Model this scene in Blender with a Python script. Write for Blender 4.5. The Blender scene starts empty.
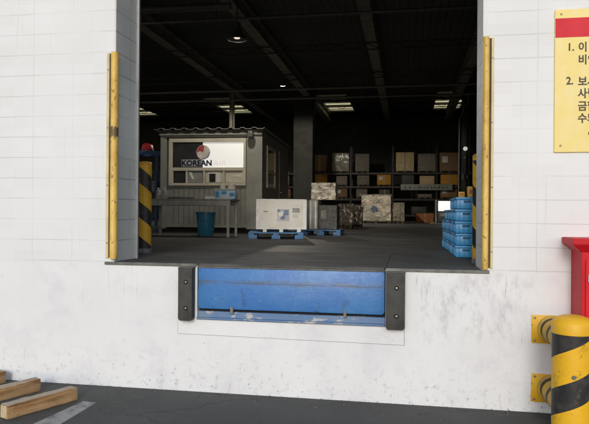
import bpy, bmesh, math, random
from mathutils import Vector, Matrix
random.seed(7)
sc = bpy.context.scene
COL = sc.collection
PI = math.pi

# ------------------------------------------------------------------ materials
def nd(nt, t, **kw):
    n = nt.nodes.new(t)
    for k, v in kw.items():
        setattr(n, k, v)
    return n

def base_mat(name):
    m = bpy.data.materials.new(name); m.use_nodes = True
    nt = m.node_tree
    return m, nt, nt.nodes['Principled BSDF']

def mth(nt, op, a, b=None, clamp=False):
    n = nd(nt, 'ShaderNodeMath', operation=op); n.use_clamp = clamp
    for i, v in enumerate((a, b)):
        if v is None: continue
        if hasattr(v, 'is_output'): nt.links.new(v, n.inputs[i])
        else: n.inputs[i].default_value = v
    return n.outputs[0]

def noise(nt, scale, detail=4, rough=.55, vec=None, stretch=None):
    if vec is None:
        vec = nd(nt, 'ShaderNodeTexCoord').outputs['Object']
    if stretch:
        mp = nd(nt, 'ShaderNodeMapping'); mp.inputs['Scale'].default_value = stretch
        nt.links.new(vec, mp.inputs['Vector']); vec = mp.outputs[0]
    n = nd(nt, 'ShaderNodeTexNoise'); n.inputs['Scale'].default_value = scale
    n.inputs['Detail'].default_value = detail; n.inputs['Roughness'].default_value = rough
    nt.links.new(vec, n.inputs['Vector'])
    return n.outputs['Fac']

def ramp(nt, fac, lo, hi):
    n = nd(nt, 'ShaderNodeMapRange'); n.inputs[1].default_value = lo; n.inputs[2].default_value = hi
    n.interpolation_type = 'SMOOTHSTEP'
    nt.links.new(fac, n.inputs[0]); return n.outputs[0]

def mixc(nt, fac, a, b):
    n = nd(nt, 'ShaderNodeMix', data_type='RGBA')
    if hasattr(fac, 'is_output'): nt.links.new(fac, n.inputs[0])
    else: n.inputs[0].default_value = fac
    for i, v in ((6, a), (7, b)):
        if hasattr(v, 'is_output'): nt.links.new(v, n.inputs[i])
        else: n.inputs[i].default_value = (*v, 1)
    return n.outputs[2]

def bump(nt, bs, h, strength, dist=.01):
    b = nd(nt, 'ShaderNodeBump'); b.inputs['Strength'].default_value = strength
    b.inputs['Distance'].default_value = dist
    nt.links.new(h, b.inputs['Height']); nt.links.new(b.outputs[0], bs.inputs['Normal'])

def mat(name, col, col2=None, scale=6, lo=.35, hi=.7, rough=.6, metal=0, bmp=.0, bscale=40, stretch=None, spec=None, rvar=.1):
    m, nt, bs = base_mat(name)
    if col2 is None: col2 = tuple(c * .72 for c in col)
    n1 = noise(nt, scale, 6, .6, stretch=stretch)
    nt.links.new(mixc(nt, ramp(nt, n1, lo, hi), col, col2), bs.inputs['Base Color'])
    nt.links.new(mth(nt, 'ADD', mth(nt, 'MULTIPLY', n1, rvar * 2), rough - rvar), bs.inputs['Roughness'])
    bs.inputs['Metallic'].default_value = metal
    if spec is not None: bs.inputs['Specular IOR Level'].default_value = spec
    if bmp:
        bump(nt, bs, noise(nt, bscale, 5, .6, stretch=stretch), bmp)
    return m

def emit(name, col, s):
    m, nt, bs = base_mat(name)
    bs.inputs['Base Color'].default_value = (*col, 1)
    bs.inputs['Emission Color'].default_value = (*col, 1)
    bs.inputs['Emission Strength'].default_value = s
    return m

def block_mat(name, x0, white=(.775, .79, .815), white2=(.735, .748, .772), pitch=.42, axis=0, jk=.36):
    """painted stack-bond block; joints 0.42 x 0.2 m; scuffs and dirt on the lower part"""
    m, nt, bs = base_mat(name)
    tc = nd(nt, 'ShaderNodeTexCoord').outputs['Object']
    sx = nd(nt, 'ShaderNodeSeparateXYZ'); nt.links.new(tc, sx.inputs[0])
    X, Y, Z = sx.outputs
    def joint(v, off, pitch, w):
        t = mth(nt, 'DIVIDE', mth(nt, 'SUBTRACT', v, off), pitch)
        t = mth(nt, 'ABSOLUTE', mth(nt, 'SUBTRACT', mth(nt, 'FRACT', t), .5))
        return ramp(nt, t, .5 - w / pitch, .5 - .25 * w / pitch)     # 1 on the joint
    # joints wander a little
    wob = mth(nt, 'MULTIPLY', mth(nt, 'SUBTRACT', noise(nt, 2.5, 2), .5), .012)
    Zw = mth(nt, 'ADD', Z, wob)
    jz = joint(Zw, 0, .2, .0075)
    jx = joint(mth(nt, 'ADD', (X, Y)[axis], wob), x0, pitch, .0065)
    j = mth(nt, 'MAXIMUM', jz, mth(nt, 'MULTIPLY', jx, .8))
    upper = ramp(nt, Z, -.03, -.005)
    j = mth(nt, 'MULTIPLY', j, upper)
    fade = ramp(nt, noise(nt, 1.4, 4), .38, .62)                         # joints filled with paint in places
    j = mth(nt, 'MULTIPLY', j, mth(nt, 'ADD', mth(nt, 'MULTIPLY', fade, .8), .2))
    c = mixc(nt, ramp(nt, noise(nt, 1.3, 5), .35, .75), white, white2)
    c = mixc(nt, mth(nt, 'MULTIPLY', j, jk), c, (.40, .40, .42))
    # tone changes from block to block
    cb = nd(nt, 'ShaderNodeCombineXYZ')
    nt.links.new(mth(nt, 'FLOOR', mth(nt, 'ADD', mth(nt, 'DIVIDE', mth(nt, 'SUBTRACT', (X, Y)[axis], x0), pitch), .5)), cb.inputs[0])
    nt.links.new(mth(nt, 'FLOOR', mth(nt, 'ADD', mth(nt, 'DIVIDE', Z, .2), .5)), cb.inputs[1])
    wn = nd(nt, 'ShaderNodeTexWhiteNoise', noise_dimensions='2D'); nt.links.new(cb.outputs[0], wn.inputs[0])
    c = mixc(nt, mth(nt, 'MULTIPLY', mth(nt, 'MULTIPLY', wn.outputs[0], upper), .10), c, (.52, .52, .50))
    # drips under the dock edge, and thin rain runs on the blocks
    run = ramp(nt, noise(nt, 16, 4, .6, stretch=(2.6, 1, .10)), .57, .70)
    below = mth(nt, 'MULTIPLY', mth(nt, 'SUBTRACT', 1, upper), ramp(nt, mth(nt, 'ADD', Z, mth(nt, 'MULTIPLY', noise(nt, 5, 3), .35)), -.30, .12))
    c = mixc(nt, mth(nt, 'MULTIPLY', mth(nt, 'MULTIPLY', mth(nt, 'MULTIPLY', run, below), ramp(nt, noise(nt, .9, 2), .48, .62)), .45), c, (.30, .28, .27))
    c = mixc(nt, mth(nt, 'MULTIPLY', mth(nt, 'MULTIPLY', ramp(nt, noise(nt, 9, 4, .6, stretch=(2.2, 1, .07)), .60, .74), upper), .16), c, (.42, .40, .36))
    low = mth(nt, 'SUBTRACT', 1, ramp(nt, Z, -1.2, -.55))
    vlow = mth(nt, 'SUBTRACT', 1, ramp(nt, Z, -1.19, -.93))
    speck = ramp(nt, noise(nt, 26, 5, .75), .60, .67)
    fine = ramp(nt, noise(nt, 13, 8, .78), .52, .70)
    scuff = ramp(nt, noise(nt, 7, 6, .7, stretch=(3.2, 1, .55)), .58, .78)
    broad = mth(nt, 'MULTIPLY', ramp(nt, noise(nt, 2.3, 6, .68), .46, .72), mth(nt, 'SUBTRACT', 1, upper))
    c = mixc(nt, mth(nt, 'MULTIPLY', broad, .42), c, (.56, .545, .62))
    # grime belt by the ground, splashes
    c = mixc(nt, mth(nt, 'MULTIPLY', mth(nt, 'MULTIPLY', fine, low), .62), c, (.33, .32, .37))
    c = mixc(nt, mth(nt, 'MULTIPLY', mth(nt, 'MULTIPLY', scuff, low), .7), c, (.27, .25, .27))
    c = mixc(nt, mth(nt, 'MULTIPLY', mth(nt, 'MULTIPLY', speck, mth(nt, 'ADD', vlow, mth(nt, 'MULTIPLY', low, .30))), .8), c, (.16, .15, .15))
    # scratches right of the leveller (where trucks rub)
    box = mth(nt, 'MULTIPLY', mth(nt, 'MULTIPLY', ramp(nt, X, -.02, .2), mth(nt, 'SUBTRACT', 1, ramp(nt, X, .85, 1.2))),
              mth(nt, 'MULTIPLY', ramp(nt, Z, -.72, -.5), mth(nt, 'SUBTRACT', 1, ramp(nt, Z, -.12, .04))))
    rub = ramp(nt, noise(nt, 6, 7, .74, stretch=(1.8, 1, .9)), .46, .68)
    vs = ramp(nt, noise(nt, 14, 3, .6, stretch=(4.5, 1, .22)), .64, .72)
    c = mixc(nt, mth(nt, 'MULTIPLY', mth(nt, 'MULTIPLY', rub, box), .40), c, (.30, .29, .31))
    c = mixc(nt, mth(nt, 'MULTIPLY', mth(nt, 'MULTIPLY', vs, box), .7), c, (.13, .12, .12))
    # odd chips anywhere on the plinth
    chips = mth(nt, 'MULTIPLY', ramp(nt, noise(nt, 21, 3, .6), .70, .725), mth(nt, 'SUBTRACT', 1, upper))
    c = mixc(nt, mth(nt, 'MULTIPLY', chips, .6), c, (.25, .24, .25))
    nt.links.new(c, bs.inputs['Base Color'])
    bs.inputs['Roughness'].default_value = .62
    bs.inputs['Specular IOR Level'].default_value = .3
    h = mth(nt, 'ADD', mth(nt, 'MULTIPLY', j, -1), mth(nt, 'ADD', mth(nt, 'MULTIPLY', noise(nt, 60, 4), .22), mth(nt, 'MULTIPLY', noise(nt, 4, 5), .45)))
    bump(nt, bs, h, .28, .006)
    return m

def stripe_mat(name, period, sign, phase, yellow=(.66, .38, .02), axis_cap=None):
    m, nt, bs = base_mat(name)
    tc = nd(nt, 'ShaderNodeTexCoord').outputs['Object']
    sx = nd(nt, 'ShaderNodeSeparateXYZ'); nt.links.new(tc, sx.inputs[0])
    a = mth(nt, 'DIVIDE', mth(nt, 'ARCTAN2', sx.outputs[1], sx.outputs[0]), 2 * PI * sign)
    t = mth(nt, 'SUBTRACT', mth(nt, 'DIVIDE', sx.outputs[2], period), a)
    t = mth(nt, 'FRACT', mth(nt, 'ADD', t, phase))
    k = mth(nt, 'GREATER_THAN', t, .54)
    if axis_cap is not None:
        k = mth(nt, 'MULTIPLY', k, mth(nt, 'LESS_THAN', sx.outputs[2], axis_cap))
    n1 = noise(nt, 7, 6, .65)
    ye = mixc(nt, ramp(nt, n1, .5, .75), yellow, tuple(c * .62 for c in yellow))
    bl = mixc(nt, ramp(nt, n1, .45, .75), (.018, .018, .02), (.06, .055, .05))
    c = mixc(nt, k, ye, bl)
    scr = ramp(nt, noise(nt, 9, 7, .75, stretch=(1.4, 1.4, .45)), .60, .66)
    c = mixc(nt, mth(nt, 'MULTIPLY', scr, .6), c, (.22, .17, .10))
    c = mixc(nt, mth(nt, 'MULTIPLY', ramp(nt, noise(nt, 26, 5, .7), .62, .68), .8), c, (.10, .06, .03))
    nt.links.new(c, bs.inputs['Base Color'])
    nt.links.new(mth(nt, 'ADD', mth(nt, 'MULTIPLY', n1, .4), .34), bs.inputs['Roughness'])
    bump(nt, bs, mth(nt, 'ADD', noise(nt, 20, 5), mth(nt, 'MULTIPLY', noise(nt, 3.5, 3), 2)), .22)
    return m

def chipped(name, col, under=(.10, .055, .03), amount=.62, rough=.5, scale=18, col2=None, metal=0, stretch=None):
    """paint with chips through to rust"""
    m, nt, bs = base_mat(name)
    c = mixc(nt, ramp(nt, noise(nt, 3, 5), .4, .7), col, col2 or tuple(x * .75 for x in col))
    ch = ramp(nt, noise(nt, scale, 6, .7, stretch=stretch), amount, amount + .05)
    c = mixc(nt, mth(nt, 'MULTIPLY', ch, .85), c, under)
    nt.links.new(c, bs.inputs['Base Color'])
    nt.links.new(mth(nt, 'ADD', mth(nt, 'MULTIPLY', ch, .3), rough), bs.inputs['Roughness'])
    bs.inputs['Metallic'].default_value = metal
    bump(nt, bs, mth(nt, 'ADD', mth(nt, 'MULTIPLY', ch, -1), noise(nt, 30, 4)), .2, .004)
    return m

def glass_mat(name, tint=(.02, .022, .025)):
    m, nt, bs = base_mat(name)
    nt.links.new(mixc(nt, ramp(nt, noise(nt, 3, 4), .3, .8), tint, tuple(c * 1.8 + .01 for c in tint)), bs.inputs['Base Color'])
    bs.inputs['Roughness'].default_value = .06
    return m

def foil_mat(name, col=(.80, .77, .68), metal=.45, rough=.28):
    m, nt, bs = base_mat(name)
    n1 = noise(nt, 5, 6, .7)
    nt.links.new(mixc(nt, ramp(nt, n1, .42, .62), col, tuple(c * .3 for c in col)), bs.inputs['Base Color'])
    bs.inputs['Metallic'].default_value = metal; bs.inputs['Roughness'].default_value = rough
    v = nd(nt, 'ShaderNodeTexVoronoi'); v.inputs['Scale'].default_value = 6; v.feature = 'F2'
    nt.links.new(nd(nt, 'ShaderNodeTexCoord').outputs['Object'], v.inputs['Vector'])
    bump(nt, bs, mth(nt, 'ADD', v.outputs['Distance'], n1), 1.0, .12)
    return m

def floor_mat():
    m, nt, bs = base_mat('dock_floor_concrete')
    n1 = noise(nt, .9, 7, .6); n2 = noise(nt, 5, 7, .7, stretch=(.35, 2.2, 1)); n3 = noise(nt, 22, 5, .7)
    c = mixc(nt, ramp(nt, n1, .3, .72), (.125, .125, .12), (.075, .075, .073))
    c = mixc(nt, mth(nt, 'MULTIPLY', ramp(nt, n2, .5, .72), .55), c, (.04, .04, .04))
    c = mixc(nt, mth(nt, 'MULTIPLY', ramp(nt, n3, .6, .74), .35), c, (.17, .165, .155))
    nt.links.new(c, bs.inputs['Base Color'])
    nt.links.new(mth(nt, 'ADD', mth(nt, 'MULTIPLY', n2, .35), .38), bs.inputs['Roughness'])
    bs.inputs['Specular IOR Level'].default_value = .015
    bump(nt, bs, mth(nt, 'ADD', n3, n2), .12, .004)
    return m

def asphalt_mat():
    m, nt, bs = base_mat('worn_asphalt')
    n1 = noise(nt, .8, 6, .6); n2 = noise(nt, 90, 3, .7); n3 = noise(nt, 6, 6, .68)
    c = mixc(nt, ramp(nt, n1, .3, .75), (.080, .079, .075), (.052, .052, .050))
    c = mixc(nt, mth(nt, 'MULTIPLY', ramp(nt, n3, .52, .75), .6), c, (.095, .092, .084))
    c = mixc(nt, mth(nt, 'MULTIPLY', ramp(nt, n2, .56, .72), .6), c, (.15, .147, .138))
    vo = nd(nt, 'ShaderNodeTexVoronoi', feature='DISTANCE_TO_EDGE'); vo.inputs['Scale'].default_value = .9
    wv = nd(nt, 'ShaderNodeVectorMath', operation='ADD'); cbn = nd(nt, 'ShaderNodeCombineXYZ')
    nt.links.new(mth(nt, 'MULTIPLY', n3, .5), cbn.inputs[0]); nt.links.new(mth(nt, 'MULTIPLY', n1, .6), cbn.inputs[1])
    nt.links.new(nd(nt, 'ShaderNodeTexCoord').outputs['Object'], wv.inputs[0]); nt.links.new(cbn.outputs[0], wv.inputs[1]); nt.links.new(wv.outputs[0], vo.inputs['Vector'])
    crack = mth(nt, 'SUBTRACT', 1, ramp(nt, vo.outputs['Distance'], .002, .008))
    c = mixc(nt, mth(nt, 'MULTIPLY', crack, .40), c, (.018, .018, .017))
    c = mixc(nt, mth(nt, 'MULTIPLY', ramp(nt, noise(nt, 2.2, 3, .5), .63, .70), .55), c, (.026, .025, .024))
    nt.links.new(c, bs.inputs['Base Color'])
    bs.inputs['Roughness'].default_value = .85
    bump(nt, bs, mth(nt, 'ADD', n2, mth(nt, 'MULTIPLY', n3, .5)), .5, .006)
    return m

def wood_mat(name, a=(.20, .088, .03), b=(.48, .28, .12), grey=(.43, .38, .31)):
    m, nt, bs = base_mat(name)
    g = noise(nt, 3.5, 6, .65, stretch=(.6, 7, 7))
    g2 = noise(nt, 2.2, 4, .6)
    c = mixc(nt, ramp(nt, g, .35, .65), a, b)
    # tops weather grey: by surface direction
    geo = nd(nt, 'ShaderNodeNewGeometry'); sn = nd(nt, 'ShaderNodeSeparateXYZ'); nt.links.new(geo.outputs['Normal'], sn.inputs[0])
    up = ramp(nt, mth(nt, 'ADD', sn.outputs[2], mth(nt, 'MULTIPLY', mth(nt, 'SUBTRACT', g2, .5), .8)), .45, .85)
    c = mixc(nt, mth(nt, 'MULTIPLY', up, .8), c, grey)
    c = mixc(nt, mth(nt, 'MULTIPLY', ramp(nt, g2, .55, .72), .5), c, (.20, .10, .04))
    sc_ = ramp(nt, noise(nt, 4, 5, .7, stretch=(.35, 2, 2)), .50, .60)
    c = mixc(nt, mth(nt, 'MULTIPLY', sc_, .5), c, (.52, .36, .19))
    c = mixc(nt, mth(nt, 'MULTIPLY', ramp(nt, noise(nt, 14, 5, .75), .60, .70), .55), c, (.09, .06, .035))
    nt.links.new(c, bs.inputs['Base Color']); bs.inputs['Roughness'].default_value = .85
    bump(nt, bs, mth(nt, 'ADD', g, noise(nt, 30, 4, .7)), .6, .008)
    return m

def corr_mat(name, col, pitch, axis=0, rough=.5, metal=.0, col2=None):
    """painted ribbed sheet metal: ribs as bump along an axis"""
    m, nt, bs = base_mat(name)
    sx = nd(nt, 'ShaderNodeSeparateXYZ'); nt.links.new(nd(nt, 'ShaderNodeTexCoord').outputs['Object'], sx.inputs[0])
    t = mth(nt, 'ABSOLUTE', mth(nt, 'SUBTRACT', mth(nt, 'FRACT', mth(nt, 'DIVIDE', sx.outputs[axis], pitch)), .5))
    h = ramp(nt, t, .32, .42)
    n1 = noise(nt, 2.5, 6, .65); n2 = noise(nt, 6, 5, .7, stretch=(3, 3, .4))
    c = mixc(nt, ramp(nt, n1, .35, .7), col, col2 or tuple(c * .75 for c in col))
    c = mixc(nt, mth(nt, 'MULTIPLY', ramp(nt, n2, .55, .75), .4), c, tuple(x * .45 for x in col))
    nt.links.new(c, bs.inputs['Base Color'])
    bs.inputs['Roughness'].default_value = rough; bs.inputs['Metallic'].default_value = metal
    bump(nt, bs, h, .9, .02)
    return m

M = {}
M['block_l'] = block_mat('painted_block_left', -3.60)
M['block_r'] = block_mat('painted_block_right', 1.075)
M['reveal'] = block_mat('reveal_block', -.1, (.82, .82, .79), (.66, .66, .63), axis=1, jk=1.0)
M['floor'] = floor_mat()
M['asphalt'] = asphalt_mat()
M['grit'] = mat('grit_stone', (.17, .16, .145), (.07, .067, .06), 14, rough=.9)
M['line'] = mat('worn_line_paint', (.33, .33, .32), (.17, .17, .165), 9, .42, .7, rough=.8, bmp=.4, bscale=80)
def guard_mat(name, zs):
    m, nt, bs = base_mat(name)
    tc = nd(nt, 'ShaderNodeTexCoord').outputs['Object']
    sx = nd(nt, 'ShaderNodeSeparateXYZ'); nt.links.new(tc, sx.inputs[0])
    c = mixc(nt, ramp(nt, noise(nt, 4, 6, .65, stretch=(1, 1, .6)), .38, .68), (.80, .56, .15), (.60, .36, .07))
    c = mixc(nt, mth(nt, 'MULTIPLY', ramp(nt, noise(nt, 22, 6, .72, stretch=(1, 1, .55)), .57, .63), .85), c, (.17, .085, .03))
    c = mixc(nt, mth(nt, 'MULTIPLY', ramp(nt, noise(nt, 30, 5, .7, stretch=(1, 1, .12)), .60, .68), .6), c, (.30, .19, .07))
    if zs is not None:
        d = mth(nt, 'ABSOLUTE', mth(nt, 'SUBTRACT', mth(nt, 'ADD', sx.outputs[2], mth(nt, 'MULTIPLY', noise(nt, 18, 4), .12)), zs + .06))
        c = mixc(nt, mth(nt, 'MULTIPLY', mth(nt, 'SUBTRACT', 1, ramp(nt, d, .03, .065)), .85), c, (.045, .03, .018))
    nt.links.new(c, bs.inputs['Base Color']); bs.inputs['Roughness'].default_value = .5
    bump(nt, bs, mth(nt, 'ADD', noise(nt, 5, 4), mth(nt, 'MULTIPLY', noise(nt, 30, 4), .4)), .35, .008)
    return m
M['ydim'] = guard_mat('guard_yellow', None)
M['ydimscrape'] = guard_mat('guard_yellow_scraped', 1.20)
M['ypale'] = chipped('guard_strip_yellow', (.66, .58, .33), (.22, .15, .07), .66, .55, 16)
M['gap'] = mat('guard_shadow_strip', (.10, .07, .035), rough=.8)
M['galv'] = mat('galvanised_track', (.48, .49, .50), (.36, .37, .38), 5, rough=.45, metal=.5)
M['rubber'] = mat('bumper_rubber', (.060, .060, .054), (.035, .035, .034), 8, rough=.75, bmp=.35, bscale=45)
M['bolt'] = mat('bolt_steel', (.30, .29, .27), rough=.4, metal=.8)
M['bolthole'] = mat('bolt_recess', (.012, .012, .012), rough=.9)
M['blue0'] = chipped('leveller_blue', (.050, .16, .42), (.10, .085, .075), .70, .36, 11, (.065, .20, .46))
def lip_mat():
    m, nt, bs = base_mat('leveller_lip_blue')
    tc = nd(nt, 'ShaderNodeTexCoord').outputs['Object']
    sx = nd(nt, 'ShaderNodeSeparateXYZ'); nt.links.new(tc, sx.inputs[0])
    n1 = noise(nt, 3, 6, .65); n2 = noise(nt, 9, 7, .72); n3 = noise(nt, 5, 6, .7, stretch=(.5, 1, 6))
    c = mixc(nt, ramp(nt, n1, .35, .7), (.040, .16, .46), (.060, .21, .47))
    zz = mth(nt, 'ADD', sx.outputs[2], mth(nt, 'MULTIPLY', mth(nt, 'SUBTRACT', n1, .5), .05))
    band = mth(nt, 'SUBTRACT', 1, ramp(nt, mth(nt, 'ABSOLUTE', mth(nt, 'SUBTRACT', zz, .345)), .004, .035))
    c = mixc(nt, mth(nt, 'MULTIPLY', band, mth(nt, 'MULTIPLY', ramp(nt, n3, .35, .6), .75)), c, (.10, .11, .13))
    c = mixc(nt, mth(nt, 'MULTIPLY', ramp(nt, n3, .58, .72), .35), c, (.16, .28, .42))
    smear = ramp(nt, noise(nt, 4, 7, .75, stretch=(1.6, 1, .8)), .56, .68)
    c = mixc(nt, mth(nt, 'MULTIPLY', smear, .45), c, (.030, .045, .085))
    ch = ramp(nt, n2, .65, .69)
    c = mixc(nt, mth(nt, 'MULTIPLY', ch, .8), c, (.11, .09, .075))
    c = mixc(nt, mth(nt, 'MULTIPLY', ramp(nt, noise(nt, 40, 3, .7), .66, .72), .6), c, (.35, .45, .55))
    nt.links.new(c, bs.inputs['Base Color'])
    nt.links.new(mth(nt, 'ADD', mth(nt, 'MULTIPLY', n2, .35), .22), bs.inputs['Roughness'])
    bump(nt, bs, mth(nt, 'ADD', mth(nt, 'MULTIPLY', n1, 2), mth(nt, 'MULTIPLY', ch, -.4)), .25, .02)
    return m
M['blue'] = lip_mat()
M['bluebar'] = chipped('ledge_blue', (.10, .19, .36), (.52, .50, .47), .56, .55, 9, (.16, .24, .36), stretch=(.8, 1, 2))
M['pit'] = mat('pit_dark', (.02, .02, .02), rough=.9)
M['deck'] = mat('deck_steel', (.12, .12, .115), (.065, .065, .063), 4, rough=.7, bmp=.2, stretch=(.5, 3, 1), spec=.03)
M['edge'] = mat('edge_steel', (.17, .18, .165), (.08, .085, .08), 7, rough=.5, metal=.3, bmp=.3)
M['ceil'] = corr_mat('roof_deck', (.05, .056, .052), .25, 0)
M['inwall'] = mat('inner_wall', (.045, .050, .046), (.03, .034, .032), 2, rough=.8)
M['beam'] = mat('beam_paint', (.30, .28, .24), (.20, .185, .16), 3, rough=.6)
M['joist'] = mat('joist_paint', (.06, .058, .053), rough=.6)
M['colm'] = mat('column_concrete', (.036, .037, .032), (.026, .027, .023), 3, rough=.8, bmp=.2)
M['sky_pane'] = None
M['booth'] = corr_mat('booth_cladding', (.31, .32, .295), .12, 0, .5)
M['boothplain'] = mat('booth_panel', (.32, .33, .305), (.24, .25, .23), 3, rough=.5)
M['boothside'] = corr_mat('booth_side', (.26, .26, .275), .15, 1, .5)
M['boothroof'] = mat('booth_roof', (.26, .26, .25), (.17, .17, .16), 4, rough=.75)
M['boothdark'] = mat('booth_dark_trim', (.10, .10, .095), rough=.6)
M['cream'] = mat('cream_frame', (.66, .63, .52), (.56, .53, .44), 5, rough=.5)
M['glass'] = glass_mat('dark_glass')
M['glassgrey'] = glass_mat('grey_glass', (.22, .225, .22))
M['signwhite'] = emit('sign_glare_white', (.9, .9, .88), .42)  # glow stands for bright glare on the booth window
M['panelwhite'] = emit('added_glow_white', (1, 1, .98), .70)  # glow added to a plain white panel that is not lit
M['signdark'] = mat('dark_sign_part', (.045, .048, .05), rough=.2)
M['navy'] = mat('navy_letter', (.012, .016, .05), rough=.5)
M['plate'] = mat('letter_plate', (.55, .56, .62), rough=.5)
M['cartonblue'] = mat('carton_pale_blue', (.42, .58, .75), (.62, .70, .78), 7, rough=.6)
M['faintgrey'] = emit('glare_faded_letter', (.78, .76, .75), .30)  # letter colour paled and glowing, as washed out by the window glare
M['red'] = mat('emblem_red', (.52, .09, .10), (.45, .07, .08), rough=.5)
M['emblemwhite'] = mat('emblem_pale', (.85, .80, .76), rough=.5)
M['emblemblue'] = mat('emblem_blue', (.40, .42, .60), rough=.5)
M['paper'] = mat('white_paper', (.82, .82, .80), (.72, .72, .70), 6, rough=.6)
M['tablemetal'] = mat('table_grey', (.30, .30, .285), (.22, .22, .21), 5, rough=.5, metal=.2)
M['binblue'] = mat('bin_blue', (.035, .20, .36), (.028, .15, .27), 5, rough=.4)
M['palletblue'] = mat('pallet_blue', (.045, .19, .42), (.03, .12, .28), 6, rough=.45)
M['crateblue'] = mat('crate_blue', (.07, .36, .70), (.05, .28, .58), 5, rough=.32, bmp=.1)
M['crateinner'] = mat('crate_inner', (.02, .10, .22), rough=.6)
M['crateyellow'] = mat('small_box_yellow', (.62, .34, .03), (.45, .22, .02), 9, rough=.5)
M['boxwhite'] = mat('white_case', (.80, .79, .74), (.70, .69, .64), 4, rough=.55)
M['boxtrim'] = mat('white_trim', (.86, .86, .84), rough=.5)
M['lblblue'] = mat('label_blue', (.16, .24, .38), (.10, .16, .28), 12, rough=.5)
M['lbldark'] = mat('label_dark', (.10, .10, .11), (.25, .25, .25), 26, rough=.6)
M['lblgold'] = mat('label_gold', (.42, .34, .14), rough=.6)
def wrap_mat(name, c1, c2, film, amount, sc=2.4, coat=.8):
    m, nt, bs = base_mat(name)
    tc = nd(nt, 'ShaderNodeTexCoord').outputs['Object']
    sx = nd(nt, 'ShaderNodeSeparateXYZ'); nt.links.new(tc, sx.inputs[0])
    cb = nd(nt, 'ShaderNodeCombineXYZ'); nt.links.new(mth(nt, 'ADD', sx.outputs[0], sx.outputs[1]), cb.inputs[0]); nt.links.new(sx.outputs[2], cb.inputs[1])
    br = nd(nt, 'ShaderNodeTexBrick'); br.inputs['Scale'].default_value = sc; br.inputs['Mortar Size'].default_value = .012
    br.inputs['Color1'].default_value = (*c1, 1); br.inputs['Color2'].default_value = (*c2, 1); br.inputs['Mortar'].default_value = (.04, .035, .03, 1)
    nt.links.new(cb.outputs[0], br.inputs['Vector'])
    w1 = noise(nt, 3.2, 5, .6, stretch=(1, 1, 2.6)); w2 = noise(nt, 7.5, 4, .6, stretch=(1.3, 1.3, 2.2)); w3 = noise(nt, 2.0, 3, .5)
    def fold_glint(w, wd): return mth(nt, 'SUBTRACT', 1, ramp(nt, mth(nt, 'ABSOLUTE', mth(nt, 'SUBTRACT', w, .5)), .0, wd))  # pale lines put the highlights of film folds into the colour
    f = mth(nt, 'MAXIMUM', fold_glint(w1, .05 + amount * .10), mth(nt, 'MULTIPLY', fold_glint(w2, .04 + amount * .06), .8))
    f = mth(nt, 'ADD', mth(nt, 'MULTIPLY', f, .75), mth(nt, 'MULTIPLY', ramp(nt, w3, .45, .62), amount * .7), clamp=True)
    c = mixc(nt, mth(nt, 'MULTIPLY', f, .85), br.outputs[0], film)
    nt.links.new(c, bs.inputs['Base Color']); bs.inputs['Roughness'].default_value = .35
    bs.inputs['Coat Weight'].default_value = coat; bs.inputs['Coat Roughness'].default_value = .15
    v = nd(nt, 'ShaderNodeTexVoronoi'); v.inputs['Scale'].default_value = 7; nt.links.new(tc, v.inputs['Vector'])
    bump(nt, bs, mth(nt, 'ADD', mth(nt, 'ADD', w1, w2), mth(nt, 'MULTIPLY', v.outputs['Distance'], .5)), 1.0, .05)
    return m
M['foil'] = wrap_mat('silver_wrap', (.34, .27, .18), (.20, .17, .13), (.86, .84, .76), .45)
M['foilbig'] = wrap_mat('silver_wrap_large', (.46, .39, .28), (.30, .26, .20), (.86, .83, .74), .30, 2.0)
M['foildim'] = wrap_mat('dull_wrap', (.34, .30, .22), (.24, .22, .17), (.50, .47, .40), .1, 2.2, .2)
M['wrap'] = wrap_mat('clear_wrap_grey', (.22, .18, .13), (.13, .12, .10), (.42, .41, .36), .0, 3.2)
M['meshgrey'] = mat('mesh_grey', (.12, .125, .12), (.06, .06, .06), 14, rough=.6, bmp=.4)
M['greylight'] = mat('light_grey_case', (.38, .38, .36), (.26, .26, .25), 6, rough=.5)
M['rackup'] = mat('rack_upright', (.022, .028, .045), rough=.5)
M['rackbeam'] = mat('rack_beam', (.055, .05, .045), rough=.5)
M['kraft'] = mat('kraft_card', (.38, .25, .13), (.30, .19, .10), 6, rough=.8)
M['orange'] = mat('orange_card', (.72, .36, .04), (.56, .26, .03), 6, rough=.7)
M['tan'] = mat('tan_card', (.78, .63, .37), (.60, .47, .27), 4, rough=.75)
M['greycard'] = mat('grey_card', (.30, .275, .23), (.22, .20, .17), 5, rough=.75)
M['dullbrown'] = mat('dull_brown_card', (.30, .19, .11), (.22, .14, .085), 5, rough=.8)
M['rust'] = mat('rust_card', (.38, .15, .05), (.26, .10, .04), 5, rough=.8)
M['tape'] = mat('parcel_tape', (.45, .40, .30), rough=.35)
M['palletwood'] = mat('dark_pallet_wood', (.16, .12, .08), rough=.85)
M['signgrey'] = mat('aisle_sign_grey', (.40, .43, .40), (.30, .33, .31), 8, rough=.5)
M['bframe'] = mat('blue_frame_paint', (.07, .16, .40), (.05, .11, .28), 6, rough=.45)
M['redbox'] = mat('red_plastic', (.55, .03, .035), rough=.4)
M['signyellow'] = mat('sign_yellow', (.82, .66, .22), (.84, .72, .36), 5, .4, .75, rough=.5)
M['signred'] = mat('sign_red', (.66, .026, .045), (.58, .022, .038), 4, rough=.55, spec=.25)
M['ink'] = mat('sign_ink', (.06, .045, .025), rough=.6)
M['cabred'] = mat('cabinet_red', (.58, .010, .022), (.48, .008, .018), 3, rough=.5, spec=.25)
M['cabred2'] = mat('cabinet_door_red', (.66, .012, .025), (.58, .010, .022), 3, rough=.45, spec=.25)
M['chrome'] = mat('handle_white', (.75, .74, .70), rough=.3)
M['plateyellow'] = chipped('bracket_yellow', (.80, .45, .012), (.14, .08, .03), .63, .48, 16, (.72, .39, .012))
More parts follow.
